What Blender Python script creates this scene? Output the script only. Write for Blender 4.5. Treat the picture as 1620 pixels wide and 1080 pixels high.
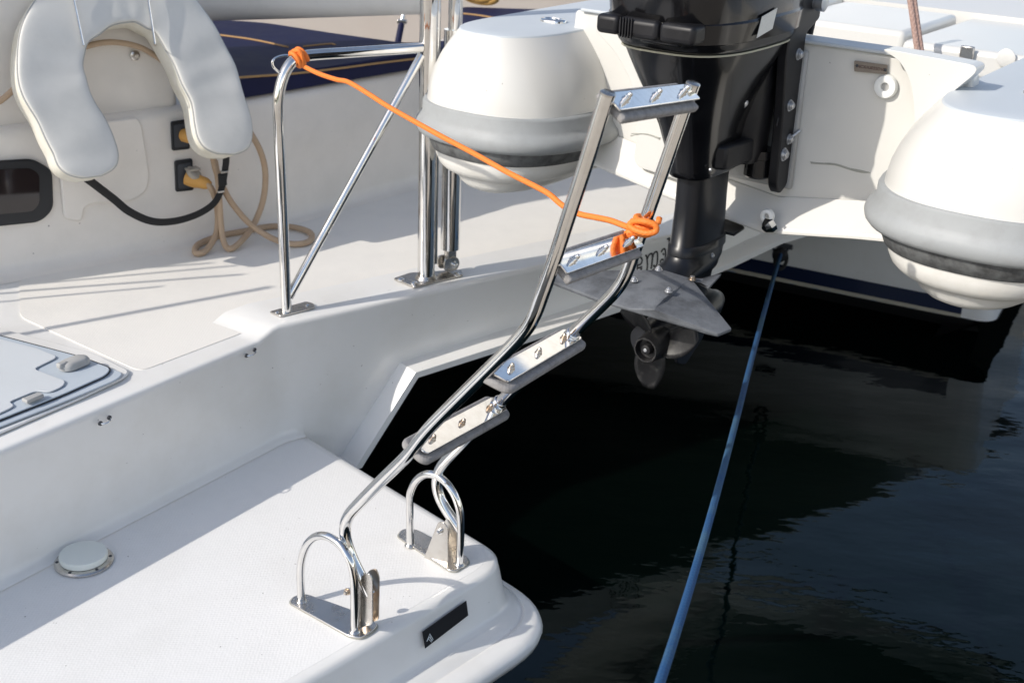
import bpy, bmesh, math, random
from mathutils import Vector, Matrix
random.seed(7)
V = Vector
for o in list(bpy.data.objects): bpy.data.objects.remove(o)
scene = bpy.context.scene
COL = scene.collection

# ------------------------------------------------------------------ camera
FPX, PITCH, ROLL, ZC = 2000.0, math.radians(23.0), math.radians(2.3), 1.76
_f = V((0, math.cos(PITCH), -math.sin(PITCH))); _u = V((0, math.sin(PITCH), math.cos(PITCH))); _r = V((1, 0, 0))
CX = math.cos(ROLL)*_r + math.sin(ROLL)*_u
CY = -math.sin(ROLL)*_r + math.cos(ROLL)*_u
CAM = V((0, 0, ZC))
cd = bpy.data.cameras.new('camera'); cam = bpy.data.objects.new('camera', cd); COL.objects.link(cam)
cam.matrix_world = Matrix(((CX.x, CY.x, -_f.x, CAM.x), (CX.y, CY.y, -_f.y, CAM.y), (CX.z, CY.z, -_f.z, CAM.z), (0, 0, 0, 1)))
cd.sensor_width = 36; cd.lens = 36*FPX/1620; cd.clip_start = .05; cd.clip_end = 2000
cd.dof.use_dof = True; cd.dof.focus_distance = 2.35; cd.dof.aperture_fstop = 6.3
scene.camera = cam

# ------------------------------------------------------------------ light
SUN_AZ, SUN_EL = 31.0, 34.5           # the light travels along SUN_AZ (from +X towards +Y) and down by SUN_EL
az, el = math.radians(SUN_AZ), math.radians(SUN_EL)
travel = V((math.cos(az)*math.cos(el), math.sin(az)*math.cos(el), -math.sin(el)))
sd = bpy.data.lights.new('sun', 'SUN'); sd.energy = 3.2; sd.angle = math.radians(.55); sd.color = (1, .94, .855)
sun = bpy.data.objects.new('sun', sd); COL.objects.link(sun)
sun.rotation_euler = travel.to_track_quat('-Z', 'Y').to_euler()
world = bpy.data.worlds.new('World'); scene.world = world; world.use_nodes = True
wn = world.node_tree.nodes; wl = world.node_tree.links
sky = wn.new('ShaderNodeTexSky'); sky.sky_type = 'NISHITA'; sky.sun_disc = False
sky.sun_elevation = el; sky.sun_rotation = math.atan2(-travel.x, -travel.y) % (2*math.pi)
sky.air_density = 1.0; sky.dust_density = 1.2
tcw = wn.new('ShaderNodeTexCoord'); mpw = wn.new('ShaderNodeMapping'); mpw.inputs['Scale'].default_value = (1, 1, 1.8); mpw.inputs['Location'].default_value = (5.3, 8.2, 2.1); wl.new(tcw.outputs['Generated'], mpw.inputs[0])
cln = wn.new('ShaderNodeTexNoise'); cln.inputs['Scale'].default_value = 2.3; cln.inputs['Detail'].default_value = 7; cln.inputs['Roughness'].default_value = .55; wl.new(mpw.outputs[0], cln.inputs['Vector'])
clr = wn.new('ShaderNodeMapRange'); clr.inputs[1].default_value = .38; clr.inputs[2].default_value = .60; clr.inputs[4].default_value = .9; wl.new(cln.outputs['Fac'], clr.inputs[0])
clm = wn.new('ShaderNodeMix'); clm.data_type = 'RGBA'; clm.inputs[7].default_value = (14.0, 13.2, 12.2, 1)
sxw = wn.new('ShaderNodeSeparateXYZ'); wl.new(tcw.outputs['Generated'], sxw.inputs[0])        # cloud added for paler fill light, thicker towards the horizon to brighten upright faces
czw = wn.new('ShaderNodeMapRange'); czw.inputs[1].default_value = .08; czw.inputs[2].default_value = .34; czw.inputs[3].default_value = 1.0; czw.inputs[4].default_value = .04; wl.new(sxw.outputs[2], czw.inputs[0])
cmw = wn.new('ShaderNodeMath'); cmw.operation = 'MULTIPLY'; wl.new(clr.outputs[0], cmw.inputs[0]); wl.new(czw.outputs[0], cmw.inputs[1])
wl.new(cmw.outputs[0], clm.inputs[0]); hsw = wn.new('ShaderNodeHueSaturation'); hsw.inputs['Saturation'].default_value = .92; wl.new(sky.outputs[0], hsw.inputs['Color']); wl.new(hsw.outputs[0], clm.inputs[6])
wl.new(clm.outputs[2], wn['Background'].inputs[0]); wn['Background'].inputs[1].default_value = .15
scene.view_settings.view_transform = 'Standard'; scene.view_settings.look = 'None'
scene.view_settings.exposure = 0.14; scene.view_settings.gamma = 1

# ------------------------------------------------------------------ survey helpers: sight lines of the photo met with real planes
def ray(x, y): return _f + CX*((x-810)/FPX) + CY*((540-y)/FPX)
def oz(x, y, z):
    d = ray(x, y); return CAM + d*((z-ZC)/d.z)
def dp(x, y, s): return CAM + ray(x, y)*s
def op(x, y, p, n):
    d = ray(x, y); return CAM + d*(n.dot(p-CAM)/n.dot(d))
def hn(p, q):                                    # horizontal normal of the vertical plane through p, q (towards the camera)
    n = V((q.y-p.y, p.x-q.x, 0)).normalized()
    return n if n.dot(CAM-p) > 0 else -n
UP = V((0, 0, 1))

# ------------------------------------------------------------------ materials
MATS = {}
def mat(name, col, rough=.4, metal=0, bump=None, var=None, coat=0, spec=.5, uvbraid=None, sheen=0, ior=None, specks=None):
    m = bpy.data.materials.new(name); m.use_nodes = True; MATS[name] = m
    nt = m.node_tree; N = nt.nodes; Lk = nt.links; b = N['Principled BSDF']
    b.inputs['Base Color'].default_value = (*col, 1); b.inputs['Roughness'].default_value = rough
    b.inputs['Metallic'].default_value = metal; b.inputs['Coat Weight'].default_value = coat
    b.inputs['Specular IOR Level'].default_value = spec
    if ior: b.inputs['IOR'].default_value = ior
    if sheen: b.inputs['Sheen Weight'].default_value = sheen
    tc = N.new('ShaderNodeTexCoord')
    if var:                                       # (scale, other colour, amount [, low, high]) patches of wear or dirt
        sc, c2, amt = var[:3]; lo, hi = var[3:5] if len(var) > 3 else (.45, .75)
        t = N.new('ShaderNodeTexNoise'); t.inputs['Scale'].default_value = sc; t.inputs['Detail'].default_value = 7; t.inputs['Roughness'].default_value = .65
        Lk.new(tc.outputs['Object'], t.inputs['Vector'])
        r = N.new('ShaderNodeMapRange'); r.inputs[1].default_value = lo; r.inputs[2].default_value = hi; r.inputs[4].default_value = amt
        Lk.new(t.outputs['Fac'], r.inputs[0])
        mx = N.new('ShaderNodeMix'); mx.data_type = 'RGBA'; mx.inputs[6].default_value = (*col, 1); mx.inputs[7].default_value = (*c2, 1)
        Lk.new(r.outputs[0], mx.inputs[0]); Lk.new(mx.outputs[2], b.inputs['Base Color'])
        rr = N.new('ShaderNodeMapRange'); rr.inputs[3].default_value = rough*.85; rr.inputs[4].default_value = min(1, rough*1.35)
        Lk.new(t.outputs['Fac'], rr.inputs[0]); Lk.new(rr.outputs[0], b.inputs['Roughness'])
    if specks:                                    # sparse dark specks of dirt
        t = N.new('ShaderNodeTexNoise'); t.inputs['Scale'].default_value = specks[0]; t.inputs['Detail'].default_value = 1
        Lk.new(tc.outputs['Object'], t.inputs['Vector'])
        r = N.new('ShaderNodeMapRange'); r.inputs[1].default_value = specks[1]; r.inputs[2].default_value = specks[1]+.03; r.inputs[4].default_value = .75; Lk.new(t.outputs['Fac'], r.inputs[0])
        mx = N.new('ShaderNodeMix'); mx.data_type = 'RGBA'; mx.inputs[7].default_value = (.16, .14, .12, 1); Lk.new(r.outputs[0], mx.inputs[0])
        src = b.inputs['Base Color'].links[0].from_socket; Lk.new(src, mx.inputs[6]); Lk.new(mx.outputs[2], b.inputs['Base Color'])
    last = None
    for bp in (bump or []):                       # (kind, scale, strength, distance)
        kind, sc, st, di = bp
        if kind == 'noise':
            t = N.new('ShaderNodeTexNoise'); t.inputs['Scale'].default_value = sc; t.inputs['Detail'].default_value = 4; out = t.outputs['Fac']
        elif kind == 'cells':
            t = N.new('ShaderNodeTexVoronoi'); t.inputs['Scale'].default_value = sc; t.inputs['Randomness'].default_value = .3; out = t.outputs['Distance']
        else:
            t = N.new('ShaderNodeTexWave'); t.inputs['Scale'].default_value = sc; t.inputs['Distortion'].default_value = .6; t.bands_direction = kind; out = t.outputs['Fac']
        Lk.new(tc.outputs['Object'], t.inputs['Vector'])
        bm = N.new('ShaderNodeBump'); bm.inputs['Strength'].default_value = st; bm.inputs['Distance'].default_value = di
        Lk.new(out, bm.inputs['Height'])
        if last: Lk.new(last.outputs[0], bm.inputs['Normal'])
        last = bm
    if uvbraid:                                   # (pitch, strength, distance): crossed strands of a braided rope
        pitch, st, di = uvbraid
        sep = N.new('ShaderNodeSeparateXYZ'); Lk.new(tc.outputs['UV'], sep.inputs[0]); acc = None
        for sg in (1, -1):
            a = N.new('ShaderNodeMath'); a.operation = 'MULTIPLY'; a.inputs[1].default_value = 6.2832/pitch; Lk.new(sep.outputs[0], a.inputs[0])
            c = N.new('ShaderNodeMath'); c.operation = 'MULTIPLY_ADD'; c.inputs[1].default_value = sg*6.2832*4; Lk.new(sep.outputs[1], c.inputs[0]); Lk.new(a.outputs[0], c.inputs[2])
            s = N.new('ShaderNodeMath'); s.operation = 'SINE'; Lk.new(c.outputs[0], s.inputs[0])
            if acc:
                m2 = N.new('ShaderNodeMath'); m2.operation = 'MAXIMUM'; Lk.new(acc.outputs[0], m2.inputs[0]); Lk.new(s.outputs[0], m2.inputs[1]); acc = m2
            else: acc = s
        bm = N.new('ShaderNodeBump'); bm.inputs['Strength'].default_value = st; bm.inputs['Distance'].default_value = di
        Lk.new(acc.outputs[0], bm.inputs['Height']); last = bm
    if last: Lk.new(last.outputs[0], b.inputs['Normal'])
    return m

mat('gelcoat', (.82, .81, .785), .28, coat=.25, specks=(120, .80), var=(5, (.71, .69, .64), .6), bump=[('noise', 3, .02, .01)])
mat('gelcoat_warm', (.85, .80, .735), .33, coat=.2, specks=(110, .795), var=(4, (.70, .66, .60), .6), bump=[('noise', 3, .03, .01)])
mat('nonskid', (.84, .83, .81), .5, specks=(130, .79), var=(5, (.72, .71, .68), .5), bump=[('cells', 165, .28, .0016), ('noise', 20, .06, .004)])
mat('nonskid_deck', (.84, .81, .755), .5, var=(4, (.72, .70, .66), .6), bump=[('cells', 165, .28, .0016), ('noise', 20, .06, .004)])
mat('seam_dirt', (.40, .40, .36), .7)
mat('chrome', (.80, .79, .77), .055, 1, bump=[('noise', 9, .02, .004), ('noise', 160, .012, .0004)], var=(40, (.66, .63, .59), .6))
mat('mirror_plate', (.82, .82, .82), .07, 1, bump=[('noise', 30, .03, .001)], var=(60, (.6, .57, .53), .5))
mat('brushed', (.62, .60, .57), .24, 1, bump=[('noise', 14, .25, .0015)], var=(30, (.46, .42, .37), .8))
mat('rusty_steel', (.58, .53, .47), .3, 1, bump=[('noise', 30, .1, .001)], var=(25, (.50, .30, .14), .9))
mat('weathered_tread', (.30, .29, .285), .8, bump=[('noise', 90, .5, .002), ('X', 60, .2, .001)], var=(50, (.16, .15, .15), .8))
mat('sealant', (.85, .86, .84), .5)
mat('cap_white', (.78, .81, .76), .35)
mat('grey_plastic', (.42, .42, .41), .5, var=(20, (.33, .32, .30), .6))
mat('lid_grey', (.50, .56, .62), .3, var=(6, (.44, .49, .54), .5))
mat('lid_pale', (.62, .65, .67), .45, var=(6, (.55, .57, .58), .5))
mat('gasket', (.05, .055, .065), .6)
mat('tender_white', (.70, .69, .655), .3, coat=.3, specks=(120, .81), var=(4, (.74, .72, .67), .4), bump=[('noise', 4, .02, .01)])
mat('tender_top_skylit', (.56, .60, .63), .45, var=(8, (.58, .61, .63), .5))  # bluish sky light on the flat tops is put into this colour
mat('rub_rail', (.35, .365, .37), .5, var=(26, (.28, .285, .285), .5), bump=[('noise', 40, .06, .002)])
mat('rub_dark', (.14, .145, .145), .6, var=(34, (.045, .045, .045), .9, .42, .66), bump=[('noise', 60, .15, .002)])
mat('tender_lower', (.78, .765, .72), .35, var=(12, (.62, .59, .52), .5))
mat('engine_black', (.005, .005, .006), .16, coat=.2, spec=.35, var=(14, (.012, .012, .014), .6), bump=[('noise', 5, .02, .01)])
mat('engine_matt', (.008, .008, .010), .4, spec=.35, var=(18, (.028, .028, .032), .6), bump=[('noise', 40, .08, .001)])
mat('engine_leg', (.008, .009, .012), .3, spec=.35, var=(10, (.02, .022, .027), .7), bump=[('noise', 30, .05, .001)])
mat('foil_grey', (.135, .145, .16), .62, var=(18, (.055, .058, .065), .9, .42, .68), bump=[('cells', 240, .35, .001), ('noise', 25, .1, .003)])
mat('prop_metal', (.010, .010, .011), .4, spec=.4, var=(60, (.05, .049, .047), .8, .52, .7), bump=[('noise', 70, .2, .001)])
mat('seam_pale', (.38, .37, .28), .5)
mat('label_white', (.66, .66, .62), .4, var=(300, (.45, .45, .43), .5))
mat('zinc', (.55, .56, .58), .35, .8)
mat('navy_vinyl', (.009, .011, .045), .55, spec=.22, var=(9, (.014, .017, .07), .6), bump=[('noise', 12, .12, .01)])
mat('piping_tan', (.42, .25, .10), .7)
mat('buoy_cloth', (.70, .69, .655), .62, var=(7, (.58, .58, .55), .7), bump=[('noise', 7, .12, .012), ('noise', 24, .05, .004), ('noise', 400, .1, .0004)])
mat('buoy_side', (.80, .77, .68), .6, var=(14, (.60, .55, .42), .7), bump=[('noise', 26, .22, .006)])
mat('strap_black', (.012, .012, .013), .75, bump=[('noise', 300, .2, .0006)])
mat('orange_rope', (.88, .22, .03), .6, uvbraid=(.007, .45, .0005))
mat('hoist_rope', (.42, .27, .22), .7, uvbraid=(.014, .6, .001), var=(200, (.60, .45, .40), .6))
mat('blue_rope', (.012, .075, .20), .7, uvbraid=(.011, .5, .0007), var=(6, (.07, .15, .18), .9))
mat('tan_hose', (.50, .36, .24), .55, var=(16, (.40, .27, .17), .6))
mat('yellow_plug', (.68, .36, .09), .5, var=(20, (.50, .24, .05), .5))
mat('clear_plastic', (.42, .38, .32), .25)
mat('window_frame', (.010, .012, .016), .35)
mat('window_pane', (.014, .008, .008), .06, coat=.5)
mat('hull_navy', (.010, .018, .05), .25, coat=.3)
mat('hull_cream', (.48, .44, .35), .4)
mat('antifoul', (.010, .011, .012), .8)
mat('lettering', (.035, .033, .032), .5)
mat('sticker_black', (.010, .011, .014), .6, spec=.2)
mat('sticker_mark', (.55, .60, .62), .5)
mat('tag_metal', (.27, .235, .20), .45, .5, var=(60, (.20, .17, .14), .6))
mat('tag_ink', (.09, .035, .03), .6)
mat('tender_bottom', (.16, .165, .16), .5)
mat('far_grey', (.30, .335, .37), .5, var=(3, (.25, .28, .30), .5))
mat('far_cream', (.46, .44, .39), .5, var=(3, (.40, .38, .33), .5))
mat('awning', (.82, .81, .79), .65, var=(6, (.62, .61, .58), .5), bump=[('noise', 14, .1, .006)])
mat('bulkhead', (.58, .52, .46), .6, var=(2, (.50, .42, .36), .5))
mat('coil_yellow', (.40, .23, .06), .7)

mat('dock_grey', (.34, .33, .31), .8, var=(3, (.25, .24, .22), .6))
mat('dock_plank', (.52, .46, .38), .75, var=(5, (.42, .36, .29), .7), bump=[('noise', 40, .2, .003)])
mat('shore_green', (.06, .075, .04), .9, var=(.03, (.14, .13, .10), .8))
def water_mat():
    m = bpy.data.materials.new('water'); m.use_nodes = True; nt = m.node_tree; N = nt.nodes; Lk = nt.links; b = N['Principled BSDF']
    b.inputs['Specular IOR Level'].default_value = .50; b.inputs['Specular Tint'].default_value = (.58, .92, 1.0, 1); b.inputs['Base Color'].default_value = (.0006, .0022, .0018, 1); b.inputs['Roughness'].default_value = .015; b.inputs['IOR'].default_value = 1.33
    tc = N.new('ShaderNodeTexCoord'); mp = N.new('ShaderNodeMapping'); mp.inputs['Rotation'].default_value = (0, 0, .5); mp.inputs['Scale'].default_value = (1, 1.9, 1)
    Lk.new(tc.outputs['Object'], mp.inputs[0]); last = None
    for sc, st, di, det in ((1.1, .25, .05, 2), (5.0, .22, .009, 3), (24, .10, .0018, 3)):
        t = N.new('ShaderNodeTexNoise'); t.inputs['Scale'].default_value = sc; t.inputs['Detail'].default_value = det
        Lk.new(mp.outputs[0], t.inputs['Vector'])
        bm = N.new('ShaderNodeBump'); bm.inputs['Strength'].default_value = st; bm.inputs['Distance'].default_value = di
        Lk.new(t.outputs['Fac'], bm.inputs['Height'])
        if last: Lk.new(last.outputs[0], bm.inputs['Normal'])
        last = bm
    Lk.new(last.outputs[0], b.inputs['Normal']); MATS['water'] = m
water_mat()

# ------------------------------------------------------------------ mesh helpers
def crom(pts, n=8, closed=False):
    pts = [V(p) for p in pts]; out = []; L = len(pts)
    if L < 3: return pts
    for i in range(L if closed else L-1):
        if closed: p0, p1, p2, p3 = (pts[(i+k) % L] for k in (-1, 0, 1, 2))
        else: p0, p1, p2, p3 = pts[max(i-1, 0)], pts[i], pts[i+1], pts[min(i+2, L-1)]
        for k in range(n):
            t = k/n
            out.append(.5*((2*p1)+(p2-p0)*t+(2*p0-5*p1+4*p2-p3)*t*t+(3*p1-p0-3*p2+p3)*t**3))
    if not closed: out.append(pts[-1])
    return out
def fillet(pts, r, n=6):
    pts = [V(p) for p in pts]; out = [pts[0]]
    for i in range(1, len(pts)-1):
        p, a, b = pts[i], pts[i-1], pts[i+1]; rr = min(r, (a-p).length*.45, (b-p).length*.45)
        s, e = p+(a-p).normalized()*rr, p+(b-p).normalized()*rr
        for k in range(n+1):
            t = k/n; out.append(s*(1-t)**2+p*2*t*(1-t)+e*t*t)
    out.append(pts[-1]); return out

class MB:
    def __init__(s): s.v = []; s.f = []; s.uv = {}
    def add(s, vs, fs):
        o = len(s.v); s.v += [V(p) for p in vs]; s.f += [[i+o for i in f] for f in fs]; return s
    def box(s, c, ax, sz):
        c = V(c); x, y, z = (V(a)*d*.5 for a, d in zip(ax, sz))
        vs = [c+x*i+y*j+z*k for k in (-1, 1) for j in (-1, 1) for i in (-1, 1)]
        return s.add(vs, [(0, 2, 3, 1), (4, 5, 7, 6), (0, 1, 5, 4), (2, 6, 7, 3), (0, 4, 6, 2), (1, 3, 7, 5)])
    def prism(s, pts, off):
        pts = [V(p) for p in pts]; n = len(pts); off = V(off)
        return s.add(pts+[p+off for p in pts], [list(range(n))[::-1], list(range(n, 2*n))]+[(i, (i+1) % n, n+(i+1) % n, n+i) for i in range(n)])
    def rings(s, R, cap0=True, cap1=True, closed=True):
        n = len(R[0]); vs = [p for r in R for p in r]; fs = []
        for i in range(len(R)-1):
            for j in range(n if closed else n-1):
                k = (j+1) % n; fs.append((i*n+j, i*n+k, (i+1)*n+k, (i+1)*n+j))
        if cap0: fs.append(list(range(n))[::-1])
        if cap1: fs.append(list(range((len(R)-1)*n, len(R)*n)))
        return s.add(vs, fs)
    def tube(s, pts, r, seg=14, closed=False, cap=True, flat=None):
        pts = [V(p) for p in pts]; n = len(pts); rad = r if callable(r) else (lambda t: r)
        T = []
        for i in range(n):
            a = pts[(i-1) % n] if closed or i > 0 else pts[i]; b = pts[(i+1) % n] if closed or i < n-1 else pts[i]
            T.append((b-a).normalized())
        nr = T[0].orthogonal().normalized() if flat is None else V(flat[0])
        nr = (nr-T[0]*nr.dot(T[0])).normalized()
        R = []; U = []; L = 0
        for i in range(n):
            nr = (nr-T[i]*nr.dot(T[i])).normalized(); bi = T[i].cross(nr)
            if i: L += (pts[i]-pts[i-1]).length
            q = rad(i/max(1, n-1)); fy = q if flat is None else flat[1]
            R.append([pts[i]+nr*math.cos(2*math.pi*k/seg)*q+bi*math.sin(2*math.pi*k/seg)*fy for k in range(seg)]); U.append(L)
        o = len(s.v); f0 = len(s.f)
        s.rings(R+([R[0]] if closed else []), cap and not closed, cap and not closed)
        for i in range(n-1):
            for j in range(seg): s.uv[f0+i*seg+j] = [(U[i], j/seg), (U[i], (j+1)/seg), (U[i+1], (j+1)/seg), (U[i+1], j/seg)]
        return s
    def lathe(s, p, ax, prof, seg=20):
        p = V(p); ax = V(ax).normalized(); u = ax.orthogonal().normalized(); w = ax.cross(u)
        R = [[p+ax*h+(u*math.cos(2*math.pi*k/seg)+w*math.sin(2*math.pi*k/seg))*r for k in range(seg)] for r, h in prof]
        return s.rings(R)
    def build(s, name, m, parent=None, smooth=38, bevel=0, bseg=2, sub=0):
        me = bpy.data.meshes.new(name); me.from_pydata(s.v, [], s.f)
        if s.uv:
            ul = me.uv_layers.new(name='UVMap')
            for pi, co in s.uv.items():
                for li, c in zip(me.polygons[pi].loop_indices, co): ul.data[li].uv = c
        bm = bmesh.new(); bm.from_mesh(me); bmesh.ops.recalc_face_normals(bm, faces=bm.faces); bm.to_mesh(me); bm.free()
        me.shade_smooth()
        if smooth < 180: me.set_sharp_from_angle(angle=math.radians(smooth))
        me.materials.append(MATS[m]); o = bpy.data.objects.new(name, me); COL.objects.link(o)
        if bevel:
            b = o.modifiers.new('b', 'BEVEL'); b.width = bevel; b.segments = bseg; b.limit_method = 'ANGLE'; b.angle_limit = math.radians(35); b.harden_normals = False
        if sub:
            q = o.modifiers.new('s', 'SUBSURF'); q.levels = sub; q.render_levels = sub
        if parent: attach(o, parent)
        return o
def attach(o, parent):
    o.parent = parent; o.matrix_parent_inverse = Matrix.Translation(-BASE.get(parent.name, V((0, 0, 0))))
BASE = {}
def tag(o, label, cat, group=None):
    o['label'] = label; o['category'] = cat
    if group: o['group'] = group
    return o
def thing(name, loc, label, cat, group=None):
    o = bpy.data.objects.new(name, None); o.empty_display_size = .05; COL.objects.link(o); o.location = loc; BASE[o.name] = V(loc)
    return tag(o, label, cat, group)
def bolt(mb, p, n, r, h):                         # hex washer nut with a domed end
    mb.lathe(p, n, [(r*1.5, -.0005), (r*1.5, h*.12), (r*1.15, h*.13), (r*1.15, h*.5), (r*.85, h*.52), (r*.85, h*.75), (r*.55, h*.95), (r*.1, h)], 12); return mb
def rrect(c, u, w, a, b, r, n=5):                 # rounded rectangle outline in the plane of u, w
    out = []
    for sx, sy, a0 in ((1, 1, 0), (-1, 1, 90), (-1, -1, 180), (1, -1, 270)):
        for k in range(n+1):
            t = math.radians(a0+90*k/n); out.append(V(c)+V(u)*(sx*(a-r)+r*math.cos(t))+V(w)*(sy*(b-r)+r*math.sin(t)))
    return out
def rpoly(pts, r, n=4):                           # rounded closed polygon
    L = len(pts); out = []
    for i in range(L):
        p, a, b = V(pts[i]), V(pts[i-1]), V(pts[(i+1) % L]); rr = min(r, (a-p).length*.45, (b-p).length*.45)
        s, e = p+(a-p).normalized()*rr, p+(b-p).normalized()*rr
        for k in range(n+1):
            t = k/n; out.append(s*(1-t)**2+p*2*t*(1-t)+e*t*t)
    return out

# ================================================================== setting
w = MB().add([(-300, -300, 0), (300, -300, 0), (300, 300, 0), (-300, 300, 0)], [(0, 1, 2, 3)]).build('water', 'water'); w['kind'] = 'structure'

dk = MB().box((0, -3.1, .16), (V((1, 0, 0)), V((0, 1, 0)), UP), (40, 7.4, .30)).build('pontoon', 'dock_grey', None, bevel=.02); dk['kind'] = 'structure'
MB().box((4.2, .9, .17), (V((1, 0, 0)), V((0, 1, 0)), UP), (8, 1.2, .32)).build('ladder_reflector', 'dock_plank', dk, bevel=.02)  # unseen planked slab, added to brighten reflections in the ladder tubes
dpl = MB()
for k in range(46): dpl.box((0, .52-k*.16, .322), (V((1, 0, 0)), V((0, 1, 0)), UP), (40, .148, .022))
o_ = dpl.build('plank', 'dock_plank', dk); o_['kind'] = 'stuff'
sh = MB(); rw_ = []
for k in range(97):
    t = 2*math.pi*k/96; h_ = 10+7*math.sin(k*.7)+5*math.sin(k*1.9+1)+random.uniform(-2, 2)
    rw_.append([V((math.cos(t)*r, math.sin(t)*r, z)) for r, z in ((240, -1), (244, h_*.4), (256, h_), (290, -1))])
rw_[-1] = rw_[0]
o_ = sh.rings(rw_, False, False, closed=False).build('shore', 'shore_green', None, smooth=180); o_['kind'] = 'structure'

# ================================================================== catamaran: near stern, beam, cockpit and far hull
PZ, DZ, BZ = .32, .602, .622
cat = thing('catamaran', (-.6, 2.9, 0), 'white catamaran with stern swim platform, aft deck and navy striped far hull', 'boat')
# --- swim platform, lofted from its plan outline
p1, p2 = oz(490, 690, PZ), oz(780, 865, PZ); p3, p4 = oz(480, 1080, PZ), oz(751, 920, PZ)
d1, d2 = (p2-p1).normalized(), (p4-p3).normalized()
den = d1.x*d2.y-d1.y*d2.x; s_ = ((p3-p1).x*d2.y-(p3-p1).y*d2.x)/den; CORN = p1+d1*s_
n_aft, n_in = V((d2.y, -d2.x, 0)), V((-d1.y, d1.x, 0))
if n_in.dot(V((1, 1, 0))) < 0: n_in = -n_in
rdir = (oz(480, 690, PZ)-oz(0, 930, PZ)).normalized()
def plat_ring(out_aft, out_in, rad, z, ninner=10):
    a = p3-d2*1.1+n_aft*out_aft; b = p1-d1*.25+n_in*out_in
    c0 = CORN+n_aft*out_aft; dn = d1.x*d2.y-d1.y*d2.x; q = b
    s2 = ((c0-q).x*d2.y-(c0-q).y*d2.x)/dn; C = q+d1*s2
    s0, e0 = C-d2*rad, C-d1*rad
    pts = [a+(s0-a)*(k/8) for k in range(8)]
    pts += [s0*(1-t)**2+C*2*t*(1-t)+e0*t*t for t in [k/ninner for k in range(ninner+1)]]
    pts += [e0+(b-e0)*(k/8) for k in range(1, 9)]
    back = [b+V((-.9, .5, 0)), a+V((-1.0, .9, 0))]
    return [V((p.x, p.y, z)) for p in pts+back]
R = [plat_ring(-.024, -.02, .075, PZ), plat_ring(-.011, -.009, .08, PZ-.0015), plat_ring(-.003, -.002, .085, PZ-.006), plat_ring(0, 0, .09, PZ-.014), plat_ring(.003, .001, .09, PZ-.022),
     plat_ring(.022, .008, .10, PZ-.085), plat_ring(.028, .010, .105, PZ-.094), plat_ring(.042, .014, .11, PZ-.099), plat_ring(.070, .022, .13, PZ-.101), plat_ring(.072, .023, .13, PZ-.1035),
     plat_ring(.077, .025, .13, PZ-.1035), plat_ring(.079, .026, .13, PZ-.100), plat_ring(.108, .038, .15, PZ-.102), plat_ring(.122, .046, .16, PZ-.109), plat_ring(.128, .05, .165, PZ-.122), plat_ring(.124, .048, .165, PZ-.137),
     plat_ring(.10, .03, .15, PZ-.147), plat_ring(.055, .0, .12, PZ-.150), plat_ring(.02, -.03, .10, .02), plat_ring(.0, -.05, .10, -.3)]
plat = MB().rings(R).build('swim_platform', 'gelcoat', cat, smooth=60)
tread = MB().prism([p+V((0, 0, .0)) for p in plat_ring(-.027, -.024, .072, PZ-.001)], (0, 0, .0014)).build('nonskid_panel', 'nonskid', plat)
# warning sticker on the aft face
fn = (n_aft*.94+UP*.34).normalized(); fp = CORN+n_aft*.011+V((0, 0, -.05)); ft = d2; fu = fn.cross(ft)
if fu.z < 0: fu = -fu
sp = [op(x, y, fp, fn)+fn*.0075 for x, y in ((664, 998), (668, 1024), (736, 972), (733, 949))]
stk = MB().prism(sp, fn*.0015).build('warning_sticker', 'sticker_black', plat)
mk = MB()
for pl_ in ([(670, 1013), (675, 1001), (680, 1010)], [(672, 1008), (677, 1014), (676, 1003)], [(670, 1013), (674, 1006), (679, 1012)]):
    mk.tube([op(x, y, fp, fn)+fn*.0095 for x, y in pl_], .0009, 5)
mk.build('logo_mark', 'sticker_mark', stk)
# round filler cap on the platform
def cap_at(c, r):
    ring = MB().lathe(c, UP, [(r, 0), (r, .003), (r*.95, .006), (r*.80, .007), (r*.78, .002)], 40).build('deck_filler', 'brushed', plat)
    MB().lathe(c+V((0, 0, .004)), UP, [(r*.70, 0), (r*.80, .004), (r*.82, .012), (r*.79, .017), (r*.6, .0185), (0.001, .019)], 40).build('cap', 'cap_white', ring)
    for k in range(6):
        t = k*math.pi/3+.3; MB().lathe(c+V((math.cos(t)*r*.88, math.sin(t)*r*.88, .005)), UP, [(.0035, 0), (.0035, .002), (.002, .0028)], 8).build('screw', 'gasket', ring)
cap_at(oz(133, 888, PZ+.002), .058)

# --- aft deck, riser, beam face
K = oz(437, 515, BZ); Kq = oz(1000, 387, BZ); bd = (Kq-K).normalized(); nb = V((bd.y, -bd.x, 0))
ra = oz(0, 713, DZ); rb = V((K.x, K.y, DZ)); rd = (rb-ra).normalized(); nr_ = V((rd.y, -rd.x, 0))
fl = [((q-K).dot(bd), q.z) for q in [op(x, y, K, nb) for x, y in ((540, 720), (633, 573), (809, 518), (1000, 456), (1130, 404), (1212, 366))]]
fl = [(fl[0][0]-.05, PZ-.09)]+fl+[(fl[-1][0]+.5, fl[-1][1]+.02), (3.4, fl[-1][1]+.02)]
edge = [ra-rd*1.2, ra, rb-rd*.055, rb-rd*.008, K+bd*.008, K+bd*.06]+[K+bd*t for t in [q[0] for q in fl if q[0] > .07]]
enor = [nr_, nr_, nr_, nr_, nb, nb]+[nb]*len([q for q in fl if q[0] > .07])
ez = [DZ, DZ, DZ, BZ-.004, BZ, BZ]+[BZ]*len([q for q in fl if q[0] > .07])
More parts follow.
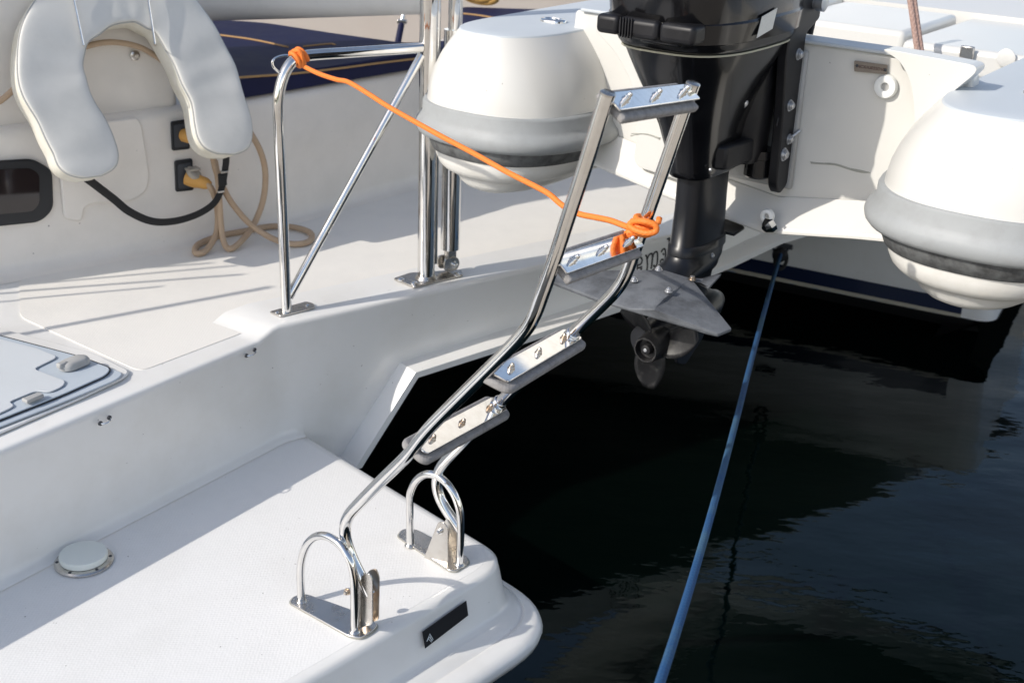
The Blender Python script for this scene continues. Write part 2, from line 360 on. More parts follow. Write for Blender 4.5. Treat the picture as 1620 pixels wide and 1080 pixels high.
def under_z(p):                                     # the beam's underside, rising towards the far hull
    t = (p-K).dot(bd)
    pts = [(-9, PZ-.01), (.075, PZ-.01), (.076, fl[1][1]), (fl[1][0], fl[1][1])]+fl[2:]+[(9, fl[-1][1])]
    for (a, za), (b, zb) in zip(pts, pts[1:]):
        if t <= b: return za+(zb-za)*(t-a)/(b-a)
prof = [(.16, 0), (.015, 0), (.008, -.0007), (.0035, -.003), (.001, -.007), (0, -.012)]
rows = []
seg_pts = []
for i in range(len(edge)-1):
    n = max(1, int((edge[i+1]-edge[i]).length/.02))
    for k in range(n): seg_pts.append((edge[i].lerp(edge[i+1], k/n), enor[i].lerp(enor[i+1], k/n).normalized(), ez[i]+(ez[i+1]-ez[i])*k/n))
for p, n, z in seg_pts:
    row = [V((p.x-n.x*i_, p.y-n.y*i_, z+dz)) for i_, dz in prof]
    if (p-K).dot(bd) > 0 or (p-rb).length < .08: zb = under_z(p)
    else: zb = PZ-.01
    lean = .0
    row.append(V((p.x, p.y, z-.016)))
    for f in (.35, .7): row.append(V((p.x+n.x*lean*f, p.y+n.y*lean*f, z-.016+(zb+.03-z+.016)*f)))
    if zb < PZ and (p-K).dot(bd) < .0755: row += [V((p.x+n.x*lean, p.y+n.y*lean, PZ+.03)), V((p.x+n.x*.004, p.y+n.y*.004, PZ+.010)), V((p.x+n.x*.018, p.y+n.y*.018, PZ+.0022))]
    else: row += [V((p.x+n.x*lean, p.y+n.y*lean, zb+.004)), V((p.x+n.x*lean, p.y+n.y*lean, zb+.002)), V((p.x+n.x*lean, p.y+n.y*lean, zb))]
    rows.append(row)
m_ = MB(); m_.rings(rows, False, False, closed=False)
deck = m_.build('transom_moulding', 'gelcoat', cat, smooth=50)
# deck top sheet, with the hatch opening left out to the left
W0, W1, W2, W3 = oz(0, 439, DZ), oz(300, 385, DZ), oz(470, 345, DZ), oz(660, 292, DZ)
wd = (W3-W2).normalized(); W4 = W3+wd*1.6; Wm = W0-(W1-W0).normalized()*.9
inner = [ra-rd*1.2-nr_*.15, ra-nr_*.15, rb-nr_*.15-rd*.02, K-nb*.16-bd*.02, K+bd*3.2-nb*.16]
for q in inner: q.z = DZ-.001
outer_t = [W4+V((.8, 1., 0)), W4, W3, W2, W1, W0, Wm]
MB().add([V((q.x, q.y, DZ-.001)) for q in inner+outer_t], [list(range(len(inner)+len(outer_t)))]).build('deck_top', 'gelcoat', cat)
def inset_panel(pts, ins):
    c = sum(pts, V((0, 0, 0)))/len(pts); L = len(pts); out = []
    for i in range(L):
        a, b, d = pts[i-1], pts[i], pts[(i+1) % L]; e1, e2 = (b-a).normalized(), (d-b).normalized()
        m1, m2 = V((-e1.y, e1.x, 0)), V((-e2.y, e2.x, 0)); m = (m1+m2).normalized()
        if m.dot(c-b) < 0 and False: m = -m
        out.append(b+m*(ins/max(.4, m.dot(m2))))
    return out
pn = [oz(215, 608, DZ), oz(415, 531, DZ), oz(640, 470, DZ), oz(900, 410, DZ), oz(1130, 358, DZ)]+[V((p.x, p.y, DZ)) for p in (W4, W3, W2, W1, W0)]+[oz(0, 508, DZ)]
MB().prism(rpoly([V((p.x, p.y, DZ-.0005)) for p in inset_panel(pn, .045)], .03, 4), (0, 0, .0022)).build('nonskid_panel', 'nonskid_deck', cat)
# flange along the beam's lower edge
fpts = [K+bd*t+UP*(z-K.z)+nb*.0 for t, z in fl]
rf = []
for i, p in enumerate(fpts):
    dn = -UP if i >= 3 else (V((0, 0, -1))*.45+bd*.9).normalized() if i < 2 else (V((0, 0, -1))*.9+bd*.45).normalized()
    rf.append([p-nb*.02, p+nb*.062, p+nb*.069+dn*.003, p+nb*.070+dn*.020, p+nb*.050+dn*.023, p-nb*.02+dn*.023])
MB().rings(rf).build('beam_flange', 'gelcoat', cat, smooth=40)
MB().add([K+bd*t+UP*(z-K.z)-nb*o_ for t, z in fl for o_ in (.0, 4.5)], [(2*i, 2*i+1, 2*i+3, 2*i+2) for i in range(len(fl)-1)]).build('beam_underside', 'gelcoat_warm', cat)
hi = p1-d1*.0; MB().prism([hi-n_in*.03-UP*.0, hi-n_in*.03-d1*4.2, hi-n_in*.03-d1*4.2-UP*.7, hi-n_in*.03-UP*.7], -n_in*.05).build('near_hull_side', 'gelcoat_warm', cat)
MB().box(K+bd*1.6-nb*3.9+UP*(-.45), (bd, nb, UP), (7, .06, 1.0)).build('tunnel_closer', 'gelcoat_warm', cat)  # unseen closing panel, added to keep the space under the beam dark
# lashing eyes on the riser
for q in ((158, 669, 172, 660), (389, 562, 402, 553)):
    a, b = (op(q[0], q[1], ra+nr_*.008, nr_)+nr_*.004, op(q[2], q[3], ra+nr_*.008, nr_)+nr_*.004)
    e = MB().tube(crom([a, a.lerp(b, .25)+nr_*.008, a.lerp(b, .75)+nr_*.008, b], 5), .0014, 8).build('lashing_eye', 'chrome', cat)
    for c in (a, b): MB().lathe(c-nr_*.004, nr_, [(.005, 0), (.005, .003), (.0018, .0032), (.0018, .0045)], 12).build('eye_foot', 'gasket', e)
# boat's name, written along the beam's after face
fpn = K; LZ = lambda x, y: op(960+x/5.4, 340+y/5.4, fpn, nb)+nb*.002
lt = MB()
strokes = [([(262, 430), (290, 415), (300, 385), (285, 360), (262, 372), (258, 410), (262, 450), (300, 440)], .0042), ([(255, 470), (262, 450)], .004), ([(285, 462), (296, 458), (292, 468), (284, 466)], .0036),
           ([(338, 478), (345, 430), (338, 355), (328, 345)], .0045), ([(342, 380), (360, 340), (382, 330), (388, 360), (380, 440), (374, 460)], .0045), ([(388, 370), (402, 325), (424, 314), (432, 345), (428, 410), (415, 440), (400, 436), (404, 424)], .0045), ([(345, 456), (338, 468), (350, 470)], .0036),
           ([(462, 318), (475, 295), (492, 290), (500, 320), (498, 380), (490, 415), (468, 420), (456, 400), (466, 380), (484, 384)], .0044), ([(476, 330), (488, 338)], .004),
           ([(528, 195), (534, 240), (530, 330), (522, 400), (536, 404)], .0055), ([(512, 206), (540, 200)], .004)]
for pl_, r in strokes: r *= .72; lt.tube(crom([LZ(*q) for q in pl_], 5), r, 8, flat=(nb, r*.9))
for i, p in enumerate(lt.v):
    dd = (p-fpn).dot(nb); lt.v[i] = p-nb*(dd-.0012 if dd > .0012 else dd)
lt.build('name_lettering', 'lettering', cat, smooth=10)
# --- deck hatch at the left
hz = DZ+.002; H = lambda x, y, z=hz: oz(x, y, z)
hq = [H(-160, 480), H(150, 562), H(206, 590), H(196, 601), H(130, 632), H(-160, 757)]
hat = MB().prism(rpoly(hq, .03, 6), (0, 0, .006)).build('deck_hatch', 'gelcoat', cat, bevel=.004)
H2 = lambda x, y: oz(x, y, hz+.008)
MB().prism(rpoly([H2(-160, 496), H2(150, 576), H2(196, 592), H2(186, 602), H2(120, 630), H2(-160, 740)], .03, 6), (0, 0, .004)).build('frame', 'lid_grey', hat, bevel=.002)
H3 = lambda x, y: oz(x, y, hz+.013)
MB().prism(rpoly([H3(-160, 489), H3(130, 565), H3(178, 583), H3(170, 595), H3(100, 627), H3(-160, 730)], .03, 6), (0, 0, .002)).build('gasket', 'gasket', hat)
H4 = lambda x, y: oz(x, y, hz+.016)
MB().prism(rpoly([H4(-160, 491), H4(129, 566.5), H4(175, 584), H4(168, 594), H4(99, 625), H4(-160, 727)], .028, 6), (0, 0, .003)).build('lid', 'lid_grey', hat, bevel=.001)
H5 = lambda x, y: oz(x, y, hz+.0205)
MB().prism(rpoly([H5(-160, 497), H5(60, 553), H5(92, 566), H5(53, 585), H5(104, 604), H5(100, 612), H5(79, 622), H5(58, 619), H5(14, 637), H5(24, 643), H5(0, 655), H5(-160, 715)], .014, 4), (0, 0, .003)).build('tread_pad', 'lid_pale', hat, bevel=.001)
kc = oz(118, 578, hz+.022)
hnd = MB().rings([rrect(kc+UP*z, rd, nr_, .034*s, .019*s, .018*s, 6) for z, s in ((0, 1), (.008, 1.02), (.013, .92), (.016, .7))]).build('turn_handle', 'grey_plastic', hat)
MB().box(kc+rd*(-.030)+UP*.012, (rd, nr_, UP), (.022, .014, .012)).build('latch', 'grey_plastic', hat, bevel=.003)
MB().box(oz(52, 629, hz+.028), (rd, nr_, UP), (.040, .018, .008)).build('hinge_block', 'grey_plastic', hat, bevel=.002)

# --- cockpit side wall behind the deck
wn1 = hn(W0, W1); wn2 = hn(W1, W3); wd1 = (W1-W0).normalized()
path = [Wm, W0, W1, W2, W3, W4]
WTOP = op(220, 178, W0, wn1).z; CZ = op(460, 117, W2, wn2).z+.004
wb = MB(); rows = []
pp = crom(path, 6)
for i, p in enumerate(pp):
    t = (pp[min(i+1, len(pp)-1)]-pp[max(i-1, 0)]).normalized(); n = V((t.y, -t.x, 0))
    rows.append([V((p.x, p.y, 0))+n*o_+UP*z for o_, z in ((.05, DZ), (.022, DZ+.004), (.008, DZ+.014), (.002, DZ+.04), (0, DZ+.2), (-.004, WTOP-.03), (-.009, WTOP-.012), (-.02, WTOP-.003), (-.035, WTOP), (-.3, WTOP))])
wall = wb.rings(rows, False, False, closed=False).build('cockpit_side', 'gelcoat_warm', cat, smooth=50)
# higher coaming at the left, behind the buoy
pw = op(0, 198, W0, wn1)
u0, u1 = Wm-wn1*.03, W0+wd1*(W1-W0).length*1.02-wn1*.03
cm = MB().prism([V((q.x, q.y, WTOP-.02)) for q in rpoly([u0, u1, u1-wn1*.5, u0-wn1*.5], .03)], (0, 0, .75)).build('cockpit_coaming', 'gelcoat_warm', cat, bevel=.008)
WP = lambda x, y, o_=0: op(x, y, W0+wn1*o_, wn1)
# raised moulding of the locker lid
lk = MB().prism(rpoly([WP(92, 270), WP(99, 345), WP(128, 350), WP(131, 327), WP(142, 321), WP(205, 318), WP(230, 302), WP(235, 278), WP(222, 196), WP(214, 184), WP(150, 192), WP(84, 196)], .018, 5), wn1*.013).build('locker_lid', 'gelcoat_warm', cat, bevel=.006, bseg=3)
# window at the left edge
wf = MB().prism(rpoly([WP(-150, 262, .002), WP(50, 250, .002), WP(81, 268, .002), WP(83, 330, .002), WP(62, 350, .002), WP(-150, 372, .002)], .02, 5), wn1*.012).build('side_window', 'window_frame', cat, bevel=.005)
MB().prism(rpoly([WP(-150, 276, .015), WP(48, 266, .015), WP(62, 276, .015), WP(62, 322, .015), WP(52, 334, .015), WP(-150, 352, .015)], .012, 5), wn1*.002).build('pane', 'window_pane', wf)
# shore power inlets
for i, (x0, y0, x1, y1) in enumerate(((269, 190, 297, 237), (275, 252, 303, 302))):
    q = [WP(x0, y0+2, .001), WP(x1, y0-2, .001), WP(x1+2, y1-2, .001), WP(x0+2, y1+1, .001)]
    pi_ = MB().prism(rpoly(q, .006), wn1*.008).build('power_inlet', 'window_frame', cat, bevel=.002)
    c = (q[0]+q[1]+q[2]+q[3])/4+wn1*.008
    MB().prism(rpoly([c+(p-c)*.78 for p in [x_+wn1*.008 for x_ in q]], .006), wn1*.003).build('seal', 'gasket', pi_, bevel=.001)
    if i == 0:
        MB().lathe(c+wd1*.008, (wn1+wd1*.4), [(.018, 0), (.019, .02), (.016, .03), (.012, .05)], 18).build('plug', 'yellow_plug', pi_)
    else:
        ax = (wn1*.75+wd1*.75-UP*.25).normalized(); b0 = c+wd1*.004-UP*.006
        MB().lathe(b0, ax, [(.019, 0), (.0205, .012), (.0205, .03), (.018, .036), (.0165, .055), (.014, .062), (.009, .07)], 20).build('plug', 'yellow_plug', pi_)
        MB().lathe(b0+ax*.018+UP*.012, (wn1*.5+wd1*.5+UP*.8), [(.02, 0), (.023, .004), (.023, .012), (.019, .015)], 16).build('lock_ring', 'clear_plastic', pi_)
        MB().box(b0+ax*.02+UP*.030, (wd1, wn1, UP), (.036, .03, .007)).build('flap_cover', 'clear_plastic', pi_, bevel=.002)
eye = WP(213, 88, -.025)
MB().lathe(eye, wn1, [(.013, 0), (.013, .004), (.008, .006), (.008, .012), (.005, .016)], 16).build('wall_stud', 'brushed', cat)
# bench front beyond, cockpit bulkhead far behind
MB().box((-1.3, 6.3, 1.1), (V((1, .3, 0)).normalized(), V((-.3, 1, 0)).normalized(), UP), (4.4, .06, 1.3)).build('cockpit_bulkhead', 'bulkhead', cat)
MB().box(dp(723, 40, 3.7), (wd, V((wd.y, -wd.x, 0)), UP), (.03, .02, .3)).build('awning_track', 'gelcoat_warm', cat, bevel=.004)

# --- far hull, seen under the tender
fa, fb = oz(1145, 425, .12), oz(1500, 497, .12); fd = (fb-fa).normalized(); fnn = hn(fa, fb)
def hull_band(z0, z1, m, name, o0=0., o1=0., par=None, ext=0):
    rows = []
    S = [-3, -2, -1, -.4, 0, .4, .8]+([.90, .95] if not ext else [.90])
    for t in S:
        rows.append([fa+fd*t+fnn*o0+UP*(z0-.12), fa+fd*t+fnn*o1+UP*(z1-.12)])
    for k in range(1, 7 if not ext else 1):
        a_ = k*math.pi/12; off = fd*(.07*math.sin(a_))-fnn*(.07*(1-math.cos(a_)))
        rows.append([fa+fd*.95+off+fnn*o0*math.cos(a_)+fd*o0*math.sin(a_)+UP*(z0-.12), fa+fd*.95+off+fnn*o1*math.cos(a_)+fd*o1*math.sin(a_)+UP*(z1-.12)])
    lr = rows[-1]; rows.append([p-fnn*(1.1 if not ext else .01) for p in lr])
    return MB().rings(rows, False, False, closed=False).build(name, m, par or cat, smooth=50)
fh = hull_band(.1165, .50, 'gelcoat', 'far_hull', -.004, .03)
hull_band(.13, .185, 'hull_navy', 'navy_stripe', .002, .0055, fh, 1); hull_band(.117, .13, 'hull_cream', 'boot_line', .001, .002, fh, 1); hull_band(-.3, .115, 'antifoul', 'hull_bottom', -.75, .001, fh)
sheer = MB().tube([fa+fd*t+UP*(.36+.004*t)+fnn*.026 for t in (-3, -1, 0, .5, .94)], .014, 10).build('hull_moulding', 'gelcoat', fh)
topd = [fa+fd*t+UP*(.50-.12)+fnn*.03-fnn*o_ for t, o_ in ((-3, 0), (.95, 0), (1.02, .08), (1.02, 1.2), (-3, 1.2))]
MB().add(topd, [(0, 1, 2, 3, 4)]).build('hull_deck', 'gelcoat', fh)
re = op(1237, 389, fa, fnn)+fnn*.012
ey = MB().tube(crom([re+fd*.03*math.cos(t)+UP*.018*math.sin(t)*-1+fnn*.012 for t in [k*math.pi/8 for k in range(9)]], 3), .005, 8).build('mooring_eye', 'gasket', cat)
MB().box(re+UP*.006, (fd, UP, fnn), (.09, .02, .012)).build('eye_plate', 'gasket', ey, bevel=.003)

# ================================================================== boarding ladder, swung up over the water
HA, HB = oz(575, 995, PZ), oz(718, 890, PZ); hx = (HB-HA).normalized(); ht = V((hx.y, -hx.x, 0))     # hinge axis, outward direction
lad = thing('boarding_ladder', (HA+HB)/2, 'stainless steel boarding ladder swung up from two hoops on the swim platform', 'ladder')
LP = [(586, 939), (567, 904), (551, 868), (545, 838), (551, 816), (567, 797), (606, 757), (647, 718), (675.5, 680), (731, 625), (787, 570), (820, 536), (838, 513), (849, 490), (856, 470), (867, 440), (884, 390), (900, 340), (926, 262), (946, 198), (962, 147)]
RP = [(729, 838), (717, 822), (701, 797), (692, 774), (692, 752), (700, 735), (715, 718), (738, 694), (765, 664), (798, 629), (842, 587), (900, 533), (927, 507), (948, 487), (970, 465), (984, 447), (993, 428), (1000, 408), (1020, 352), (1050, 267), (1074, 198), (1097, 132)]
L3 = [op(x, y, HA, hx) for x, y in LP]; R3 = [op(x, y, HB, hx) for x, y in RP]
TR = .0112
def relax(P, it=2):
    P = [p.copy() for p in P]
    for _ in range(it):
        P = [P[0]]+[P[i]*.5+(P[i-1]+P[i+1])*.25 for i in range(1, len(P)-1)]+[P[-1]]
    return P
for P_ in (L3, R3):
    pth = relax(crom(P_, 5), 4)
    u = MB().tube(pth, TR, 20).build('upright', 'chrome', lad, smooth=50)
    e = pth[-1]; t_ = (pth[-1]-pth[-3]).normalized()
    MB().lathe(e-t_*.001, t_, [(TR*1.03, -.002), (TR*1.03, .001), (TR*.85, .0025), (.001, .003)], 20).build('end_plug', 'brushed', u)
rn = (ht*math.cos(math.radians(52))+UP*math.sin(math.radians(52)))          # rungs' upper face
rungs = [((966, 163), (1097, 146), 0, 0), ((884, 421), (1010, 378), .0, .0), ((786, 594), (898, 543), -.004, .016), ((660, 706), (780, 650), -.004, .016)]
for i, (qa, qb, xa, xb) in enumerate(rungs):
    A_, B_ = op(*qa, HA, hx), op(*qb, HB, hx); th_ = math.radians((54, 50, 76, 64)[i]); rn = ht*math.cos(th_)+UP*math.sin(th_)
    ax = (B_-A_).normalized(); n = (rn-ax*rn.dot(ax)).normalized()
    if i > 1: B_ += n*.015; A_ -= n*.006; ax = (B_-A_).normalized(); n = (rn-ax*rn.dot(ax)).normalized()
    w_ = n.cross(ax)
    if w_.z < 0: w_ = -w_
    a2, b2 = A_-ax*xa, B_+ax*xb; Lr = (b2-a2).length; mid = (a2+b2)/2
    rg = MB().prism([p for p in rrect(mid-n*.001, ax, w_, Lr/2-.004, .0165 if i < 2 else .0195, .003 if i < 2 else .008, 4)], n*.004).build('rung', 'mirror_plate', lad, bevel=.001)
    MB().prism(rrect(mid-n*.004, ax, w_, Lr/2-(.012 if i < 2 else -.006), .0275 if i < 2 else .031, .004 if i < 2 else .018, 6), -n*.013).build('tread_board', 'weathered_tread', rg, bevel=.004)
    for f in ((.15, .5, .85) if i < 2 else (.16, .5, .84)):
        bolt(MB(), a2.lerp(b2, f)+n*.003, n, .0044, .014 if i < 2 else .011).build('acorn_nut', 'chrome' if i < 2 else 'rusty_steel', rg)
    if i > 1:
        tdir = (R3[11]-R3[9]).normalized() if i == 2 else (R3[10]-R3[8]).normalized()
        c = op(*((903, 531) if i == 2 else (788, 638)), HB, hx)
        MB().lathe(c-tdir*.012, tdir, [(TR*1.18, 0), (TR*1.22, .002), (TR*1.22, .020), (TR*1.12, .022), (TR*1.02, .0225)], 20).build('ferrule', 'chrome', rg)
def hoop(legs, plate, cheek, boltp, rusty, cheek_off):
    a = oz(*legs[0], PZ+.004); b = oz(*legs[-1], PZ+.004); n = hn(a, b)
    pts = [a]+[op(x, y, a, n) for x, y in legs[1:-1]]+[b]
    g = MB().prism(rpoly([oz(x, y, PZ+.0025) for x, y in plate], .012, 4), (0, 0, .0045)).build('hinge_bracket', 'brushed', lad, bevel=.0012)
    MB().prism(rpoly([oz(x, y, PZ+.0012)+(oz(x, y, PZ+.0012)-(a+b)/2).normalized()*.0022*V((1, 1, 0)).length for x, y in plate], .012, 4), (0, 0, .0018)).build('sealant', 'seam_dirt', g)
    MB().tube(relax(crom(pts, 6), 3), .0080, 16).build('hoop', 'chrome', g, smooth=60)
    for p in (a, b): MB().lathe(p, UP, [(.0125, 0), (.0115, .0025), (.0083, .006)], 16).build('weld', 'brushed', g)
    c = [op(x, y, HA if rusty else HB, hx)+hx*cheek_off for x, y in cheek]
    for s in (0, 1):
        MB().prism(rpoly([p+hx*((.018 if rusty else .030)*s) for p in c], .008, 4), hx*.003).build('cheek_plate', 'rusty_steel' if rusty and s else 'brushed', g, bevel=.0006)
    p = op(*boltp, HA if rusty else HB, hx)+hx*cheek_off
    bolt(MB(), p-hx*.0005, -hx, .0048, .010).build('hinge_bolt', 'rusty_steel' if rusty else 'chrome', g)
hoop([(477, 952), (475, 905), (478, 880), (486, 860), (500, 848), (518, 848), (538, 861), (551, 880), (558, 900), (561, 930), (561, 1000)],
     [(457, 955), (466, 944), (484, 941), (552, 965), (598, 989), (592, 998), (571, 1011), (552, 1008)], [(569, 990), (572, 930), (578, 905), (590, 902), (595, 915), (594, 984)], (556, 931), True, -.010)
hoop([(649, 862), (648, 794), (651, 775), (660, 758), (677, 749), (698, 756), (715, 775), (725, 798), (729, 824), (727, 893)],
     [(628, 850), (637, 838), (659, 839), (679, 850), (737, 881), (743, 891), (721, 905), (710, 904)], [(678, 882), (703, 819), (711, 818), (719, 828), (718, 902)], (706.5, 832.5), False, -.022)

# ================================================================== hand rail and davit post
pb = oz(674, 440, BZ+.006); rf_ = oz(453, 492, BZ+.006); rn_ = hn(rf_, pb); RQ = lambda x, y: op(x, y, rf_, rn_)
rail = thing('hand_rail', rf_, 'low stainless hand rail with diagonal brace at the beam corner', 'rail')
MB().prism(rpoly([oz(x, y, BZ+.0015) for x, y in ((426, 495), (444, 502), (499, 488), (496, 482), (484, 479))], .006), (0, 0, .0045)).build('foot_plate', 'brushed', rail, bevel=.0012)
for q in ((438, 494), (486, 483)): MB().lathe(oz(*q, BZ+.006), UP, [(.0055, 0), (.0055, .0015), (.0035, .0028)], 12).build('screw', 'chrome', rail)
MB().tube(relax(crom([rf_, RQ(447, 330), RQ(440.5, 200), RQ(440, 160), RQ(446, 128), RQ(457, 104), RQ(472, 92), RQ(492, 87.5), RQ(560, 83), RQ(666, 76)], 7), 5), .0125, 18).build('top_rail', 'chrome', rail, smooth=60)
MB().tube([RQ(457, 470), RQ(667, 88)], .0105, 18).build('brace', 'chrome', rail, smooth=60)
MB().tube(crom([RQ(462, 89), RQ(450, 88), RQ(438, 91), RQ(431.5, 97), RQ(432, 105), RQ(437, 111), RQ(446, 119)], 6), .0028, 8).build('wire_loop', 'chrome', rail)

dav = thing('davit_post', pb, 'tall stainless davit post with ram beside it, bolted to the beam', 'davit')
MB().prism(rpoly([oz(x, y, BZ+.0015) for x, y in ((622, 443), (656, 456), (733, 437), (729, 429), (648, 434))], .008), (0, 0, .0055)).build('base_plate', 'brushed', dav, bevel=.0015)
for q in ((634, 443), (655, 449), (722, 435)): MB().lathe(oz(*q, BZ+.007), UP, [(.009, 0), (.009, .003), (.006, .006), (.003, .0065)], 12).build('screw', 'chrome', dav)
MB().tube([pb, pb+UP*1.5], .0222, 28).build('post', 'chrome', dav, smooth=60)
MB().lathe(pb, UP, [(.03, 0), (.027, .004), (.0225, .01)], 24).build('weld_collar', 'brushed', dav)
rp = op(712, 393, oz(712, 433, BZ), rn_)
MB().tube([rp, rp+UP*.56], .0248, 28).build('ram_cylinder', 'chrome', dav, smooth=60)
MB().tube([rp+UP*.56, rp+UP*1.3], .0150, 22).build('ram_rod', 'chrome', dav, smooth=60)
cx = (oz(733, 437, BZ)-oz(656, 456, BZ)).normalized(); cy = V((cx.y, -cx.x, 0))
cl = MB().prism(rpoly([rp+cx*a_+UP*z+cy*.016 for a_, z in ((-.028, -.055), (.012, -.058), (.022, -.04), (.014, -.022), (-.03, -.018))], .014, 5), -cy*.006).build('clevis', 'brushed', dav, bevel=.001)
MB().prism(rpoly([rp+cx*a_+UP*z-cy*.012 for a_, z in ((-.028, -.055), (.012, -.058), (.022, -.04), (.014, -.022), (-.03, -.018))], .014, 5), -cy*.006).build('clevis', 'brushed', dav, bevel=.001)
MB().box(rp-UP*.02+cx*.001, (cx, cy, UP), (.030, .018, .055)).build('ram_lug', 'brushed', dav, bevel=.003)
bolt(MB(), rp+cx*.002-UP*.040+cy*.016, cy, .007, .010).build('clevis_pin', 'chrome', dav)
MB().tube([pb+cx*.036-cy*.012+UP*.03, pb+cx*.036-cy*.012+UP*1.3], .0075, 12).build('guide_rod', 'chrome', dav, smooth=60)

# ================================================================== tender on the davits
ta, tb = V((.819, -.574, 0)), V((.574, .819, 0)); TO = V((-.138, 2.83, 0))
TL = lambda u, v, z: TO+ta*u+tb*v+UP*z
ten = thing('tender', TL(.56, .3, .91), 'white rigid tender with grey rub rails hung stern-to from the davits', 'boat')
BANDZ = 1.079
def plan(hw, inset, length, nose=.27, ex=2.5, n=26):
    """rounded stern end of one side float: half width, inset of this level"""
    out = []; w_ = hw-inset; ns = nose-inset*.6
    for k in range(n+1):
        t = math.pi*k/n; c, s = math.cos(t), math.sin(t)
        x = -w_*math.copysign(abs(c)**(2/ex), c); y = nose-ns*abs(s)**(2/ex)
        out.append((x, y))
    return [(-w_, length)]+out+[(w_, length)]
def floater(off, length=1.52):
    Rg = lambda lv: [[TL(off+x, y, BANDZ+z) for x, y in plan(.235, i, length)] for z, i in lv]
    b = MB().rings(Rg([(.030, .024), (.045, .026), (.075, .031), (.110, .044), (.140, .060), (.168, .080), (.190, .098), (.202, .109)]), False, False).build('float_body', 'tender_white', ten, smooth=75)
    MB().rings(Rg([(.2005, .1075), (.2035, .1095), (.2045, .113), (.205, .20)])).build('step_pad', 'tender_top_skylit', b, smooth=50)
    MB().rings(Rg([(.036, .035), (.034, .016), (.028, .013), (.004, .012), (-.006, .004), (-.014, -.004), (-.024, -.007), (-.036, -.004), (-.044, .004), (-.048, .015), (-.048, .03)]), False, False).build('rub_rail', 'rub_rail', b, smooth=60)
    MB().rings(Rg([(-.046, .045), (-.048, .026), (-.060, .030), (-.080, .040), (-.084, .055)]), False, False).build('lower_rail', 'rub_dark', b, smooth=50)
    MB().rings(Rg([(-.078, .047), (-.096, .051), (-.113, .060), (-.124, .074), (-.131, .092), (-.133, .102), (-.136, .108), (-.150, .118), (-.162, .136), (-.170, .165), (-.173, .20)])).build('lower_hull', 'tender_lower', b, smooth=55)
    c = TL(off+.02, .33, BANDZ+.204)
    ov = MB().rings([rrect(c+UP*z, ta, tb, .034*s, .022*s, .0219*s, 7) for z, s in ((0, 1), (.005, 1), (.008, .9), (.0085, .7), (.004, .62), (.003, .3))]).build('lifting_eye', 'chrome', b, smooth=50)
    MB().tube([c+tb*.012+UP*.005, c-tb*.012+UP*.005], .0035, 8).build('eye_bar', 'chrome', ov)
    return b
f1 = floater(0.0); f2 = floater(1.135)
def bow_ring(i, z, n=30):
    w_, l_ = .80-i, .52-i*.9
    return [TL(.5675-w_*math.cos(math.pi*k/n), 1.50+l_*abs(math.sin(math.pi*k/n))**.85, BANDZ+z+.05*abs(math.sin(math.pi*k/n))) for k in range(n+1)]
bw = MB().rings([bow_ring(i, z) for z, i in ((-.10, .30), (-.085, .16), (-.05, .05), (.03, .02), (.075, .03), (.14, .06), (.182, .10), (.186, .2))]).build('bow', 'tender_white', ten, smooth=60)
MB().rings([bow_ring(i, z) for z, i in ((.034, .03), (.03, .01), (-.02, -.006), (-.044, .004), (-.046, .04))], False, False).build('rub_rail', 'rub_rail', bw, smooth=60)
# transom with its recessed engine well
tv = .30
TP = lambda x, y, o_=0: op(x, y, TL(0, tv+o_, 0), tb)
out_ = [(.10, 1.262), (.985, 1.262), (1.03, 1.24), (1.05, 1.08), (1.0, .955), (.86, .937), (.66, .905), (.42, .935), (.20, .975), (.08, 1.05)]
tr = MB().prism([TL(u, tv, z+.062 if z > 1.2 else z) for u, z in out_], tb*.05).build('transom', 'tender_white', ten, bevel=.008, bseg=3)
# after bulwarks that rise beside the well, right of the engine
rw = [(.945, 1.324), (1.16, 1.324), (1.16, 1.06), (.955, 1.04), (.93, 1.10), (.955, 1.2), (.945, 1.27)]
for oq in ([(1390, 76), (1424, 96), (1441, 130), (1448, 190), (1440, 245), (1405, 292), (1470, 312), (1492, 158), (1556, 106)], [(934, 40), (976, 86), (1001, 136), (1008, 215), (1000, 262), (1090, 290), (1100, 60)]):
    MB().prism(rpoly([TP(x, y, -.055) for x, y in oq], .03, 5), tb*.054).build('quarter_moulding', 'tender_white', tr, bevel=.012, bseg=3)
# bottom counter below the well
ct = [(.20, .975), (.42, .935), (.66, .905), (.86, .937), (1.0, .955)]
MB().rings([[TL(u, tv-.055, z+.008) for u, z in ct]+[TL(u, tv-.055, z+.02) for u, z in ct[::-1]], [TL(u, tv-.004, z+.07) for u, z in ct]+[TL(u, tv-.002, z+.085) for u, z in ct[::-1]]]).build('counter', 'tender_white', tr, bevel=.006)
MB().rings([[TL(u, v, z) for u, z in ((.08, 1.05), (.20, .975), (.66, .905), (1.0, .955), (1.06, 1.08))] for v in (tv+.02, tv+.7, tv+1.22)], False, False, closed=False).build('bottom', 'tender_bottom', ten)
# capping rail along the transom top
MB().prism([TL(u, tv-.010, 1.3235) for u in (.12, .93)]+[TL(u, tv+.06, 1.3235) for u in (.93, .12)], UP*.008).build('transom_cap', 'tender_top_skylit', tr, bevel=.003)
